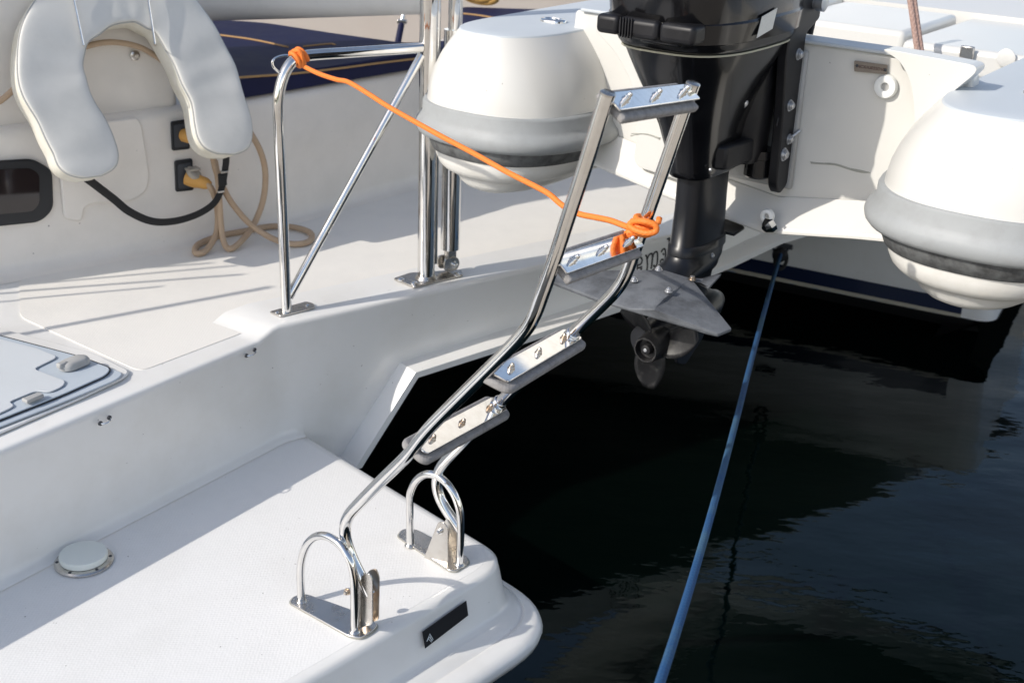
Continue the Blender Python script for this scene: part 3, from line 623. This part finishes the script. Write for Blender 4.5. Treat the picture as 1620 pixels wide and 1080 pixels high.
# through-hull fittings
def ringfit(px, py, r, hole, o_=0, name='drain_fitting', m='sealant'):
    c = TP(px, py, -.004+o_)
    g = MB().lathe(c, -tb, [(r, 0), (r*1.0, .004), (r*.9, .009), (hole*1.5, .011), (hole, .009), (hole, .002)], 24).build(name, m, tr)
    MB().lathe(c, -tb, [(hole, 0), (hole, .0035)], 18).build('hole', 'grey_plastic', g)
ringfit(1402, 137, .0245, .009)
ringfit(1215, 341, .016, .006, -.06)
MB().lathe(TP(1215, 357, -.07), (-tb*.4-UP*.3-ta*.3), [(.018, -.012), (.019, 0), (.012, .01), (.004, .014)], 8).build('drain_plug', 'chrome', tr, smooth=20)
# builder's plate with the hull number
pq = [TP(x, y, -.006) for x, y in ((1352, 96), (1404, 103), (1403, 118), (1352, 113))]
bp_ = MB().prism(rpoly(pq, .002), -tb*.0025).build('builder_plate', 'tag_metal', tr)
for q in ((1356, 104), (1401, 111)): MB().lathe(TP(*q, -.009), -tb, [(.003, 0), (.003, .001), (.0015, .0016)], 8).build('rivet', 'gasket', bp_)
for seg_ in ([(1283, 256), (1300, 259), (1322, 260), (1345, 266), (1362, 271), (1375, 273)], [(1000, 213), (1015, 211), (1030, 214), (1046, 219)]):
    gl = MB()
    for j in range(3):
        gl.tube(crom([TP(x+random.uniform(-3, 3), y+random.uniform(-1.5, 1.5)+j*.8, -.0005 if x > 1100 else -.0555) for x, y in seg_], 4), lambda t: .0007+.0006*abs(math.sin(t*9+1)), 6)
    gl.build('grime_line', 'seam_dirt', tr, smooth=180)
def text(body, p, ux, uy, size, m, name, parent):
    cu = bpy.data.curves.new(name, 'FONT'); cu.body = body; cu.size = size; cu.align_x = 'CENTER'; cu.align_y = 'CENTER'; cu.extrude = .0003
    o = bpy.data.objects.new(name, cu); COL.objects.link(o); dg = bpy.context.evaluated_depsgraph_get()
    me = bpy.data.meshes.new_from_object(o.evaluated_get(dg)); bpy.data.objects.remove(o)
    n = ux.cross(uy).normalized(); M = Matrix(((ux.x, uy.x, n.x, p.x), (ux.y, uy.y, n.y, p.y), (ux.z, uy.z, n.z, p.z), (0, 0, 0, 1)))
    me.transform(M); me.materials.clear(); me.materials.append(MATS[m]); o = bpy.data.objects.new(name, me); COL.objects.link(o); attach(o, parent); return o
ux = (pq[1]-pq[0]).normalized(); uy = (-tb).cross(ux).normalized()
if uy.z < 0: uy = -uy
text('INCX1U025D10', (pq[0]+pq[1]+pq[2]+pq[3])/4-tb*.0030, ux, uy, .0088, 'tag_ink', 'plate_lettering', bp_)
# lockers and bow deck inside the tender
def tbox(u0, u1, v0, v1, z0, z1, m, name, par, bev=.015):
    return MB().box(TL((u0+u1)/2, (v0+v1)/2, (z0+z1)/2), (ta, tb, UP), (u1-u0, v1-v0, z1-z0)).build(name, m, par, bevel=bev, bseg=3)
tbox(.10, 1.03, .36, 1.6, .98, 1.0, 'tender_lower', 'sole', ten, .004)
lk1 = tbox(.30, .64, 1.02, 1.45, 1.0, 1.262, 'tender_white', 'locker', ten)
lk2 = tbox(.66, 1.06, .95, 1.5, 1.0, 1.252, 'tender_white', 'locker', ten)
tbox(.12, .28, .98, 1.5, 1.0, 1.268, 'tender_white', 'locker', ten)
lc = op(1530, 83, TL(0, .94, 0), tb)
lat = MB().box(lc, (ta, tb, UP), (.034, .008, .030)).build('locker_latch', 'brushed', lk2, bevel=.003)
MB().lathe(op(1592, 92, TL(0, .945, 0), tb), -tb, [(.022, 0), (.022, .004), (.018, .006), (.001, .0065)], 24).build('access_plug', 'tender_white', lk2)

# lifting strap and shackle on the bow step; hoist rope
g0, g1 = dp(1240, 22, 6.9), dp(1760, 56, 6.3); gd = (g1-g0); gd.z = 0; gd.normalize(); gn = V((gd.y, -gd.x, 0))
if gn.y > 0: gn = -gn
gz = (g0+g1).z/2; fc_ = MB().box(V(((g0+g1).x/2, (g0+g1).y/2, (gz+.48)/2))-gn*.35, (gd, gn, UP), (3.4, .80, gz-.48)).build('far_coaming', 'far_cream', cat, bevel=.02, bseg=3)
MB().prism([g0-gd*.8+gn*-.10+UP*.0, g1+gd*.8+gn*-.10, g1+gd*.8-gn*.9+UP*.30, g0-gd*.8-gn*.9+UP*.30], -UP*.05).build('far_seat_back', 'far_grey', fc_, bevel=.015, bseg=3)
sb = op(1537, 41, g0-gn*.03, gn)
shk = thing('lifting_shackle', sb, 'rusty shackle on an orange strap above the far white coaming', 'shackle')
MB().box(sb, (ta, tb, UP), (.07, .03, .016)).build('pad_eye', 'brushed', shk, bevel=.003)
MB().tube(crom([sb+UP*.005-ta*.016, sb+UP*.04-ta*.024, sb+UP*.075-ta*.018, sb+UP*.09, sb+UP*.075+ta*.018, sb+UP*.04+ta*.024, sb+UP*.005+ta*.016], 5), .008, 8).build('bow', 'rusty_steel', shk)
MB().box(sb+UP*.098, (ta, tb, UP), (.075, .022, .022)).build('pin', 'rusty_steel', shk, bevel=.004)
MB().box(sb+UP*.15, (ta, tb, UP), (.032, .008, .10)).build('strap', 'hoist_rope', shk, bevel=.002)
ha = dp(1462, 84, 3.05); hb = dp(1437, -20, 3.05)
for s in (0, 1):
    o = V((.010, .004, 0))*s
    hr = MB().tube([ha+o-UP*.05, hb+o], .0072, 12).build('hoist_rope', 'hoist_rope')
    tag(hr, ('left' if s == 0 else 'right')+' strand of the pink braided davit fall behind the tender transom', 'rope', 'strands of the davit fall')

# ================================================================== outboard motor on the tender's transom
EL = lambda u, v, z: TL(.56+u, v, z)
eng = thing('outboard_motor', EL(0, .12, .64), 'black outboard motor with grey stabiliser fin clamped to the tender transom', 'outboard motor')
def sring(z, v0, v1, w_, ex=3.0, n=36, dz=0, u0=0):
    out = []
    for k in range(n):
        t = 2*math.pi*k/n; c, s = math.cos(t), math.sin(t)
        y = (v0+v1)/2+(v1-v0)/2*math.copysign(abs(s)**(2/ex), s)
        out.append(EL(u0+w_*math.copysign(abs(c)**(2/ex), c), y, z+dz*(y-v0)))
    return out
cow = MB().rings([sring(*r) for r in ((1.342, -.125, .30, .128), (1.352, -.135, .31, .134), (1.40, -.165, .32, .142), (1.50, -.18, .32, .148), (1.60, -.175, .31, .145), (1.68, -.15, .28, .132), (1.74, -.10, .22, .105), (1.765, -.04, .16, .06))]).build('cowl', 'engine_black', eng, smooth=60)
MB().rings([sring(1.3425, -.1265, .3015, .1295), sring(1.3390, -.1265, .3015, .1295)]).build('cowl_seal', 'seam_pale', cow)
MB().rings([sring(*r) for r in ((1.362, -.145, .315, .134), (1.366, -.160, .318, .141), (1.402, -.166, .320, .146), (1.410, -.155, .316, .140))], False, False).build('cowl_skirt', 'engine_black', cow, smooth=40)
# handle moulding on the back of the cowl
for u, wv, r in ((-.080, .050, .022), (-.012, .086, .020), (.068, .074, .021)):
    MB().box(EL(u, -.158+.004*(r > .0205), 1.388), (ta, tb, UP), (wv, .05, .036)).build('handle_block', 'engine_matt', cow, bevel=.010, bseg=4)
for k in range(5): MB().box(EL(-.046+.006*k, -.1845, 1.388), (ta, tb, UP), (.0022, .004, .036)).build('grip_rib', 'engine_matt', cow)
MB().box(EL(.02, -.142, 1.372), (ta, tb, UP), (.09, .02, .028)).build('latch', 'engine_black', cow, bevel=.008)
lb = [EL(.1455, v, z) for v, z in ((-.005, 1.372), (.060, 1.382), (.072, 1.42), (.008, 1.41))]
MB().prism(lb, ta*.0012).build('maker_label', 'label_white', cow)
MB().rings([sring(*r) for r in ((1.340, -.120, .295, .124), (1.318, -.112, .285, .118, 2.8), (1.275, -.088, .262, .101, 2.8), (1.225, -.056, .248, .082, 2.8), (1.175, -.026, .24, .067, 2.8), (1.12, .0, .232, .056, 2.8), (1.082, .012, .228, .052, 3), (1.070, .016, .226, .050, 3), (1.064, .022, .22, .045, 3))]).build('mid_housing', 'engine_black', eng, smooth=60)
tp = MB().rings([[EL(.05+x, y, z) for x, y in ((0, .06), (.022, .075), (.028, .12), (.028, .19), (.0, .20))] for z in (1.085, 1.135)]).build('exhaust_box', 'engine_matt', eng, bevel=.006)
bolt(MB(), EL(.072, .125, 1.218), ta, .0085, .010).build('mount_bolt', 'zinc', eng)
MB().lathe(EL(.052, .045, 1.09), ta, [(.004, 0), (.004, .003), (.002, .004)], 10).build('screw', 'zinc', eng)
leg = MB().rings([sring(*r) for r in ((1.075, .040, .205, .037, 2.6), (1.0, .040, .208, .036, 2.6), (.915, .034, .215, .037, 2.6), (.912, .030, .219, .041, 2.6), (.893, .028, .220, .042, 2.6), (.890, .032, .217, .038, 2.6))]).build('leg', 'engine_leg', eng, smooth=50)
MB().rings([[EL(x, y, z) for x, y in ((-.05, .20), (-.045, .26), (-.02, .29), (.02, .29), (.045, .26), (.05, .20))] for z in (.908, .914)]).build('splash_plate', 'engine_leg', leg, bevel=.002)
MB().rings([sring(*r) for r in ((.892, .030, .215, .040, 2.6), (.872, .020, .205, .043, 2.6), (.860, -.06, .20, .046, 2.4), (.848, -.05, .20, .042, 2.4), (.835, .03, .19, .030, 2.2), (.78, .05, .18, .022, 2.2), (.73, .06, .17, .022, 2.2))]).build('lower_unit', 'engine_leg', eng, smooth=60)
MB().lathe(EL(0, .27, .735), -tb, [(.002, 0), (.022, .02), (.036, .06), (.042, .12), (.042, .24), (.038, .31), (.034, .345)], 24).build('gearcase', 'engine_leg', eng)
MB().prism(rpoly([EL(-.004, v, z) for v, z in ((.05, .72), (.18, .72), (.20, .66), (.12, .615), (.08, .63))], .01), ta*.008).build('skeg', 'engine_leg', eng, bevel=.002)
bolt(MB(), EL(.040, .12, .882), ta, .005, .006).build('anode_screw', 'zinc', eng)
# stabiliser fin
FV = {k: oz(x, y, z) for k, (x, y, z) in dict(a=(852, 435, .858), b=(919, 428, .870), c=(1004, 426, .876), d=(1052, 427, .878), e=(1094, 440, .880), f=(1158, 519, .846), g=(1136, 528, .840), h=(1034, 489, .866), i=(997, 489, .852), j=(944, 472, .854), k=(884, 449, .855), m=(1000, 462, .872), n=(1052, 472, .876), p=(1140, 438, .872), q=(1120, 460, .866)).items()}
ks = list(FV); ix = {k: i for i, k in enumerate(ks)}
fc = [tuple(ix[c] for c in s) for s in ('abjk', 'bcmj', 'jmi', 'cdnm', 'mnhi', 'den', 'neh', 'efgh', 'hgi', 'epq')]
fin = MB().add([FV[k] for k in ks], fc).build('stabiliser_fin', 'foil_grey', eng, smooth=25)
sm = fin.modifiers.new('t', 'SOLIDIFY'); sm.thickness = .009; sm.offset = -1
bv = fin.modifiers.new('b', 'BEVEL'); bv.width = .0025; bv.segments = 2
for q in ((1095, 442), (1058, 461), (1003, 444), (1042, 427)): bolt(MB(), oz(*q, .8805 if q[0] > 1050 else .878), UP, .0055, .009).build('fin_bolt', 'rusty_steel' if q[0] == 1095 else 'zinc', fin)
# propeller
pc = oz(1022, 553, .738); pax = -tb
pr_ = MB().lathe(pc-pax*.07, pax, [(.030, 0), (.033, .03), (.0275, .07), (.0265, .074), (.023, .074), (.021, .060), (.012, .058), (.012, .066), (.010, .072), (.004, .074)], 28).build('propeller', 'prop_metal', eng, smooth=40)
MB().lathe(pc-pax*.012, pax, [(.011, 0), (.011, .006), (.007, .008), (.007, .014), (.004, .016)], 10).build('prop_nut', 'zinc', pr_)
e1 = ta; e2 = pax.cross(ta).normalized()
if e2.z < 0: e2 = -e2
for ang in (-108, 12, 132):
    bl = []
    for i in range(9):
        t = i/8; r = .022+.082*t; wd_ = .062*math.sin(math.pi*(.12+.80*t))**.7; row = []
        for j in range(7):
            s = (j/6-.5)*2*wd_/2/max(r, .03); th = math.radians(ang)+s+.25*t; row.append(pc-pax*(.04+s*.028)+(e1*math.cos(th)+e2*math.sin(th))*r)
        bl.append(row)
    o = MB().rings(bl, False, False, closed=False).build('blade', 'prop_metal', pr_, smooth=180)
    sm = o.modifiers.new('t', 'SOLIDIFY'); sm.thickness = .0025; sm.offset = 0
# clamp bracket
for u in (-.095, .098):
    MB().prism(rpoly([EL(u, v, z) for v, z in ((.215, 1.43), (.34, 1.43), (.355, 1.37), (.292, 1.345), (.290, 1.02), (.255, 1.005), (.232, 1.03), (.225, 1.16), (.205, 1.30))], .012), ta*.022).build('clamp_bracket', 'engine_matt', eng, bevel=.003)
sw = MB().rings([sring(z, v0, v1, w_, 3, 24) for z, v0, v1, w_ in ((1.075, .17, .285, .075), (1.10, .16, .288, .082), (1.20, .15, .288, .088), (1.33, .145, .288, .092), (1.42, .14, .30, .098), (1.435, .15, .30, .09))]).build('swivel_bracket', 'engine_matt', eng, smooth=50)
MB().lathe(EL(.065, .25, 1.098), -UP, [(.034, 0), (.034, .018), (.030, .020), (.030, .058), (.026, .062), (.002, .062)], 26).build('swivel_tube', 'engine_black', sw)
MB().lathe(EL(-.12, .315, 1.405), ta, [(.012, 0), (.012, .19), (.020, .19), (.020, .21), (.014, .215), (.014, .245), (.017, .247), (.017, .262), (.010, .266)], 18).build('tilt_pin', 'zinc', eng)
for v, z, s in ((.262, 1.305, .0085), (.250, 1.20, .0085), (.268, 1.125, .008), (.250, 1.095, .010)):
    bolt(MB(), EL(.120, v, z), ta, s, .011).build('bracket_bolt', 'zinc', eng)
MB().lathe(EL(.120, .268, 1.125), (ta*.3+tb*.5-UP*-.4), [(.0035, 0), (.0035, .03)], 8).build('tilt_bar', 'zinc', eng)
MB().tube(crom([EL(.107, .34, 1.335), EL(.11, .35, 1.40), EL(.115, .365, 1.50)], 5), .007, 8).build('clamp_handle', 'engine_matt', eng)
MB().tube(crom([EL(.109, .22, 1.16), EL(.111, .235, 1.22), EL(.111, .245, 1.30), EL(.113, .28, 1.38), EL(.108, .30, 1.43)], 5), .0022, 6).build('cable', 'engine_matt', eng)
MB().tube(crom([EL(.10, .30, 1.32), EL(.112, .315, 1.36), EL(.112, .33, 1.40)], 5), .0022, 6).build('cable', 'grey_plastic', eng)
MB().box(EL(.01, .293, 1.16), (ta, tb, UP), (.24, .012, .30)).build('transom_pad', 'grey_plastic', eng, bevel=.01)

# ================================================================== horseshoe buoy
bn = (wn1*.92+UP*.38).normalized(); bp0 = op(190, 150, W0+wn1*.10, wn1); BQ = lambda x, y, o_=0: op(x, y, bp0+bn*o_, bn)
buoy = thing('horseshoe_buoy', BQ(150, 270), 'white cloth horseshoe lifebuoy hanging on the cockpit coaming', 'lifebuoy')
cpath = [(138, 283), (126, 235), (100, 185), (77, 135), (74, 88), (88, 45), (122, 12), (172, -6), (215, -4), (258, 18), (291, 62), (316, 110), (334, 155), (345, 200), (349, 247)]
cp = relax(crom([BQ(x, y) for x, y in cpath], 12), 6); NB = len(cp)
lens = [0]
for i in range(1, NB): lens.append(lens[-1]+(cp[i]-cp[i-1]).length)
LT = lens[-1]
def buoy_rings(hw, depth0, depth1, ex, n=24, crown=0):
    Rg = []
    idx = list(range(NB))
    for i in idx:
        t = (cp[min(i+1, NB-1)]-cp[max(i-1, 0)]).normalized(); sd_ = bn.cross(t).normalized()
        e = min(lens[i], LT-lens[i]); k = min(1, e/.07); k = max(.30, (1-(1-k)**2.6)**(1/2.6))
        wob = 1+.025*math.sin(lens[i]*31)+.02*math.sin(lens[i]*57+1)
        ring = []
        for j in range(n):
            a_ = 2*math.pi*j/n; c, s = math.cos(a_), math.sin(a_)
            x = math.copysign(abs(c)**(2/ex), c)*hw*k*wob; y = math.copysign(abs(s)**(2/ex), s)
            fold = crown*max(0, y)*(math.sin(lens[i]*74+1.3*math.sin(lens[i]*21))*(.55+.45*c)*.5+.6*math.sin(lens[i]*19+x*30))
            ring.append(cp[i]+sd_*x+bn*(depth0+(depth1-depth0)*(y+1)/2+fold))
        Rg.append(ring)
    return Rg
MB().rings(buoy_rings(.077, -.045, .040, 6)).build('side_cover', 'buoy_side', buoy, smooth=60)
MB().rings(buoy_rings(.0758, .020, .0445, 6.5, 48, .0026)).build('front_panel', 'buoy_cloth', buoy, smooth=60)
lo, ro = [], []
for i in range(NB):
    t = (cp[min(i+1, NB-1)]-cp[max(i-1, 0)]).normalized(); sd_ = bn.cross(t).normalized()
    e = min(lens[i], LT-lens[i]); k = min(1, e/.07); k = max(.30, (1-(1-k)**2.6)**(1/2.6)); wob = 1+.025*math.sin(lens[i]*31)+.02*math.sin(lens[i]*57+1)
    lo.append(cp[i]+sd_*.0765*k*wob+bn*.035); ro.append(cp[i]-sd_*.0765*k*wob+bn*.035)
MB().tube(lo+ro[::-1], .0024, 6, closed=True).build('piping', 'grey_plastic', buoy, smooth=180)
for (x0, y0, x1, y1) in ((108, -40, 132, 72), (228, -40, 245, 70)):
    MB().tube([BQ(x0, y0, .056), BQ(x1, y1, .052), BQ(x1+1, y1+2, .03), BQ(x1+2, y1-2, -.04)], .0028, 8).build('holder_wire', 'chrome', buoy)
st = [WP(134, 280, .12), WP(150, 292, .10), WP(180, 315, .085), WP(205, 335, .085), WP(240, 350, .085), WP(275, 350, .085), WP(310, 340, .085), WP(335, 325, .09), WP(347, 308, .09), WP(353, 288, .09), WP(357, 262, .10), WP(358, 246, .11)]
MB().tube(crom(st, 6), .0105, 10, flat=(UP+wn1*.5, .0014)).build('webbing_strap', 'strap_black', buoy, smooth=30)
MB().box(WP(352, 284, .096), (wd1, wn1, UP), (.022, .012, .034)).build('buckle', 'strap_black', buoy, bevel=.003)
MB().box(WP(354, 272, .099), (wd1, wn1, UP), (.020, .010, .006)).build('slider', 'brushed', buoy, bevel=.001)
MB().box(WP(349, 303, .094), (wd1, wn1, UP), (.018, .010, .006)).build('slider', 'brushed', buoy, bevel=.001)

# ================================================================== shore power cords and rope behind the buoy
GZ = DZ+.012
c1 = [WP(322, 288, .05), WP(334, 298, .06), WP(343, 325, .06), WP(344, 362, .07), oz(334, 386, GZ+.01), oz(322, 399, GZ), oz(309, 400, GZ), oz(312, 388, GZ), oz(330, 379, GZ), oz(352, 372, GZ), oz(385, 366, GZ), oz(428, 358, GZ), oz(468, 360, GZ), oz(492, 369, GZ), oz(489, 382, GZ), oz(463, 386, GZ), oz(430, 377, GZ+.012), WP(394, 353, .10), WP(366, 320, .075), WP(352, 294, .06), WP(341, 268, .05), WP(335, 235, .03)]
tag(MB().tube(relax(crom(c1, 8), 2), .0085, 12).build('power_cord', 'tan_hose', None, smooth=180), 'tan power cord plugged into the lower inlet, looped across the deck', 'cord')
c2 = [WP(385, 195, .03), WP(398, 213, .045), WP(413, 242, .06), WP(420, 276, .065), WP(416, 318, .065), WP(401, 356, .07), oz(384, 379, GZ+.012), oz(367, 393, GZ), oz(356, 388, GZ+.006), WP(350, 360, .085), WP(347, 318, .08), WP(345, 285, .065), WP(340, 255, .03)]
tag(MB().tube(relax(crom(c2, 8), 2), .0085, 12).build('power_cord', 'tan_hose', None, smooth=180), 'tan power cord hanging in a long bow right of the lifebuoy', 'cord')
c3 = [WP(-60, 190, .03), WP(0, 160, .03), WP(40, 125, .03), WP(90, 92, .0), WP(135, 74, .0), WP(175, 67, .0), WP(215, 73, .0), WP(245, 88, .0), WP(275, 110, .0)]
tag(MB().tube(crom(c3, 6), .0075, 10).build('lanyard', 'tan_hose', None, smooth=180), 'tan lanyard running behind the horseshoe lifebuoy', 'rope')

# ================================================================== cockpit cushions, awning, strut, coil

def cushion(front, back, z0, label, seams):
    f = [op(x, y, W2+V((0, 0, 0)), wn2) for x, y in front]; f = [V((p.x, p.y, 0)) for p in f]; b = [oz(x, y, CZ) for x, y in back]
    pts = f+[V((p.x, p.y, 0)) for p in b]
    o = MB().prism(rpoly([V((p.x, p.y, z0)) for p in pts], .05, 5), (0, 0, CZ-z0)).build('seat_cushion', 'navy_vinyl', None, bevel=.018, bseg=4)
    tag(o, label, 'cushion')
    for s in seams: MB().tube(crom([oz(x, y, CZ+.0015) if k == 't' else op(x, y, W2+wn2*.002, wn2) for k, x, y in s], 5), .0034, 6).build('piping', 'piping_tan', o, smooth=180)
cushion([(300, 128), (480, 111), (706, 88)], [(745, 62), (640, 68), (524, 52), (420, 36), (300, 28)], WTOP+.002, 'navy cushion with tan piping behind the hand rail', [[('f', 340, 126), ('f', 373, 123), ('f', 460, 117), ('f', 540, 108), ('f', 600, 100), ('f', 700, 88)], [('t', 300, 48), ('t', 334, 54), ('t', 400, 63), ('t', 456, 75)], [('t', 480, 74), ('t', 520, 70), ('t', 530, 71)]])
q = [oz(725, 10, CZ), oz(905, 16, CZ), oz(960, 60, CZ), oz(735, 70, CZ)]
o = MB().prism(rpoly([V((p.x, p.y, WTOP-.02)) for p in q], .05), (0, 0, CZ-WTOP+.02)).build('seat_cushion', 'navy_vinyl', None, bevel=.018, bseg=4)
tag(o, 'navy cushion showing between the davit post and the tender float', 'cushion')
MB().tube(crom([oz(x, y, CZ+.002) for x, y in ((733, 22), (760, 25), (800, 32), (850, 40))], 4), .0034, 6).build('piping', 'piping_tan', o, smooth=180)
aw = MB().tube([dp(238, -14, 3.62), dp(450, -19, 3.70), dp(664, -25, 3.78)], .088, 30).build('rolled_awning', 'awning', None, smooth=60); tag(aw, 'thick white rolled awning along the top left of the cockpit', 'awning')
sa, sb2 = dp(640, 14, 4.3), dp(628, 75, 4.3)
stt = thing('support_strut', sb2, 'short dark strut with steel end behind the davit post', 'strut')
MB().tube([sb2, sb2.lerp(sa, .62)], .011, 12).build('tube', 'navy_vinyl', stt); MB().tube([sb2.lerp(sa, .6), sa], .008, 12).build('end_fitting', 'chrome', stt); MB().box(sb2.lerp(sa, .66), (V((1, 0, 0)), V((0, 1, 0)), UP), (.034, .02, .016)).build('clamp', 'brushed', stt, bevel=.003)
cc = dp(762, -4, 4.9); ck = MB()
for k in range(4): ck.tube([cc+V((math.cos(t)*(.062-.004*k), .02*math.sin(t*2+k), math.sin(t)*.020+.012*k)) for t in [i*math.pi/10 for i in range(20)]], .011, 8, closed=True)
tag(ck.build('rope_coil', 'coil_yellow', None, smooth=180), 'yellow rope coil at the top edge beyond the davit post', 'rope')

# ================================================================== orange line tying the ladder to the rail
def wraps(c, ax, r, turns, pitch, ph=0, n=18, sq=1.0):
    ax = ax.normalized(); u = ax.orthogonal().normalized(); w_ = ax.cross(u); out = []
    for k in range(int(turns*n)+1):
        t = ph+2*math.pi*k/n; out.append(c+ax*(pitch*(k/n-turns/2))+(u*math.cos(t)+w_*math.sin(t)*sq)*r)
    return out
RR = .0052
kr = RQ(470, 93); ku = op(1018, 357, HB, hx); utan = (op(1050, 267, HB, hx)-op(1000, 408, HB, hx)).normalized()
OL = thing('orange_line', kr, 'bright orange line tied from the hand rail across to the ladder', 'rope')
mid = [(484, 107), (505, 117), (532, 126), (552, 130.5), (585, 150), (618, 171), (695, 214), (750, 243), (800, 271), (851, 297), (870, 308), (890, 325), (915, 338), (940, 343.5), (966, 349), (990, 358)]
d0, d1_ = (kr-CAM).dot(_f), (ku-CAM).dot(_f)
pts = []
for x, y in mid:
    t = (x-470)/(1018-470); pts.append(dp(x, y, 1/((1-t)/(d0-.02)+t/(d1_-.015))))
MB().tube(crom(pts+[op(1010, 365, HB, hx)-ray(1010, 365)*.022, op(1028, 369, HB, hx)-ray(1028, 369)*.018], 6), RR, 12).build('standing_part', 'orange_rope', OL, smooth=180)
k1 = wraps(ku, utan, TR+RR, 2.2, RR*2.05, 2.0)
MB().tube(k1+[op(1034, 357, HB, hx)-ray(1034, 357)*.012, op(1042, 351, HB, hx)-ray(1042, 351)*.006, op(1043, 345, HB, hx)], RR, 12).build('ladder_hitch', 'orange_rope', OL, smooth=180)
MB().tube(crom([op(x, y, HB, hx)-ray(x, y)*s for x, y, s in ((1000, 350, .020), (1018, 350, .028), (1036, 356, .022), (1037, 366, .022), (1022, 369, .030), (1003, 363, .030), (996, 355, .022), (1006, 349, .022))], 6), RR, 12).build('ladder_hitch', 'orange_rope', OL, smooth=180)
MB().tube(crom([op(x, y, HB, hx)-ray(x, y)*s for x, y, s in ((986, 380, .002), (988, 372, .018), (994, 367, .022), (1000, 369, .022), (1003, 377, .018), (1004, 384, .008))], 6), RR*.85, 10).build('ladder_hitch', 'orange_rope', OL, smooth=180)
kt = (RQ(480, 90)-RQ(458, 103)).normalized()
MB().tube(wraps(kr+kt*.004, kt, .0125+RR, 2.4, RR*1.9, .7), RR, 12).build('rail_hitch', 'orange_rope', OL, smooth=180)
MB().tube(crom([RQ(x, y)-ray(x, y)*s for x, y, s in ((466, 84, .0), (470, 80, .012), (476, 84, .020), (479, 95, .022), (481, 105, .020), (486, 108, .018))], 6), RR, 12).build('rail_hitch', 'orange_rope', OL, smooth=180)

hs = V((math.cos(az), math.sin(az), 0))
stays = [((150, 430.6), (319, 418), .005, 'thinnest inboard'), ((144, 441.7), (361, 422), .005, 'second'), ((111, 455.5), (369, 436), .006, 'third'), ((55, 472), (239, 455.5), .005, 'fourth'), ((105, 515), (411, 458), .010, 'thickest outboard')]
for qa, qb, r, wd_ in stays:
    e_ = []
    for q in (qa, qb):
        p = oz(*q, DZ); e_.append(p-travel*((p.dot(hs)+.45)/travel.dot(hs)))
    dd = (e_[1]-e_[0]).normalized(); dd = dd if dd.z > 0 else -dd; top_ = e_[1]+dd*.02
    lo_ = e_[0]+dd*((DZ-.02-e_[0].z)/dd.z)
    tag(MB().tube([lo_, top_], r, 10).build('guard_stanchion', 'chrome', None, smooth=60), wd_+' of the steel stanchions rising from the deck left of the hatch', 'stanchion', 'stanchions on the near hull')

# ================================================================== blue mooring line
mp = [(1237, 396, 4.45), (1222, 446, 4.05), (1190, 565, 3.25), (1166, 660, 2.80), (1130, 795, 2.32), (1100, 900, 2.03), (1072, 992, 1.82), (1043, 1082, 1.65), (1000, 1210, 1.46), (950, 1350, 1.3), (890, 1600, 1.12)]
ml = thing('mooring_line', dp(1237, 396, 4.45), 'faded blue braided mooring line running down across the dark water', 'rope')
MB().tube(crom([dp(*q) for q in mp], 10), .0070, 12).build('rope', 'blue_rope', ml, smooth=180)
e = dp(1237, 398, 4.45)
MB().tube(crom([e+V((.02*math.sin(t), 0, -.03+.035*math.cos(t))) for t in [k*math.pi/5 for k in range(10)]], 4, True), .007, 8, closed=True).build('bowline_knot', 'strap_black', ml, smooth=180)
MB().lathe(dp(1233, 404, 4.41), ray(1233, 404)+UP*.5, [(.01, -.02), (.024, -.01), (.026, .01), (.012, .024)], 10).build('bowline_knot', 'strap_black', ml)
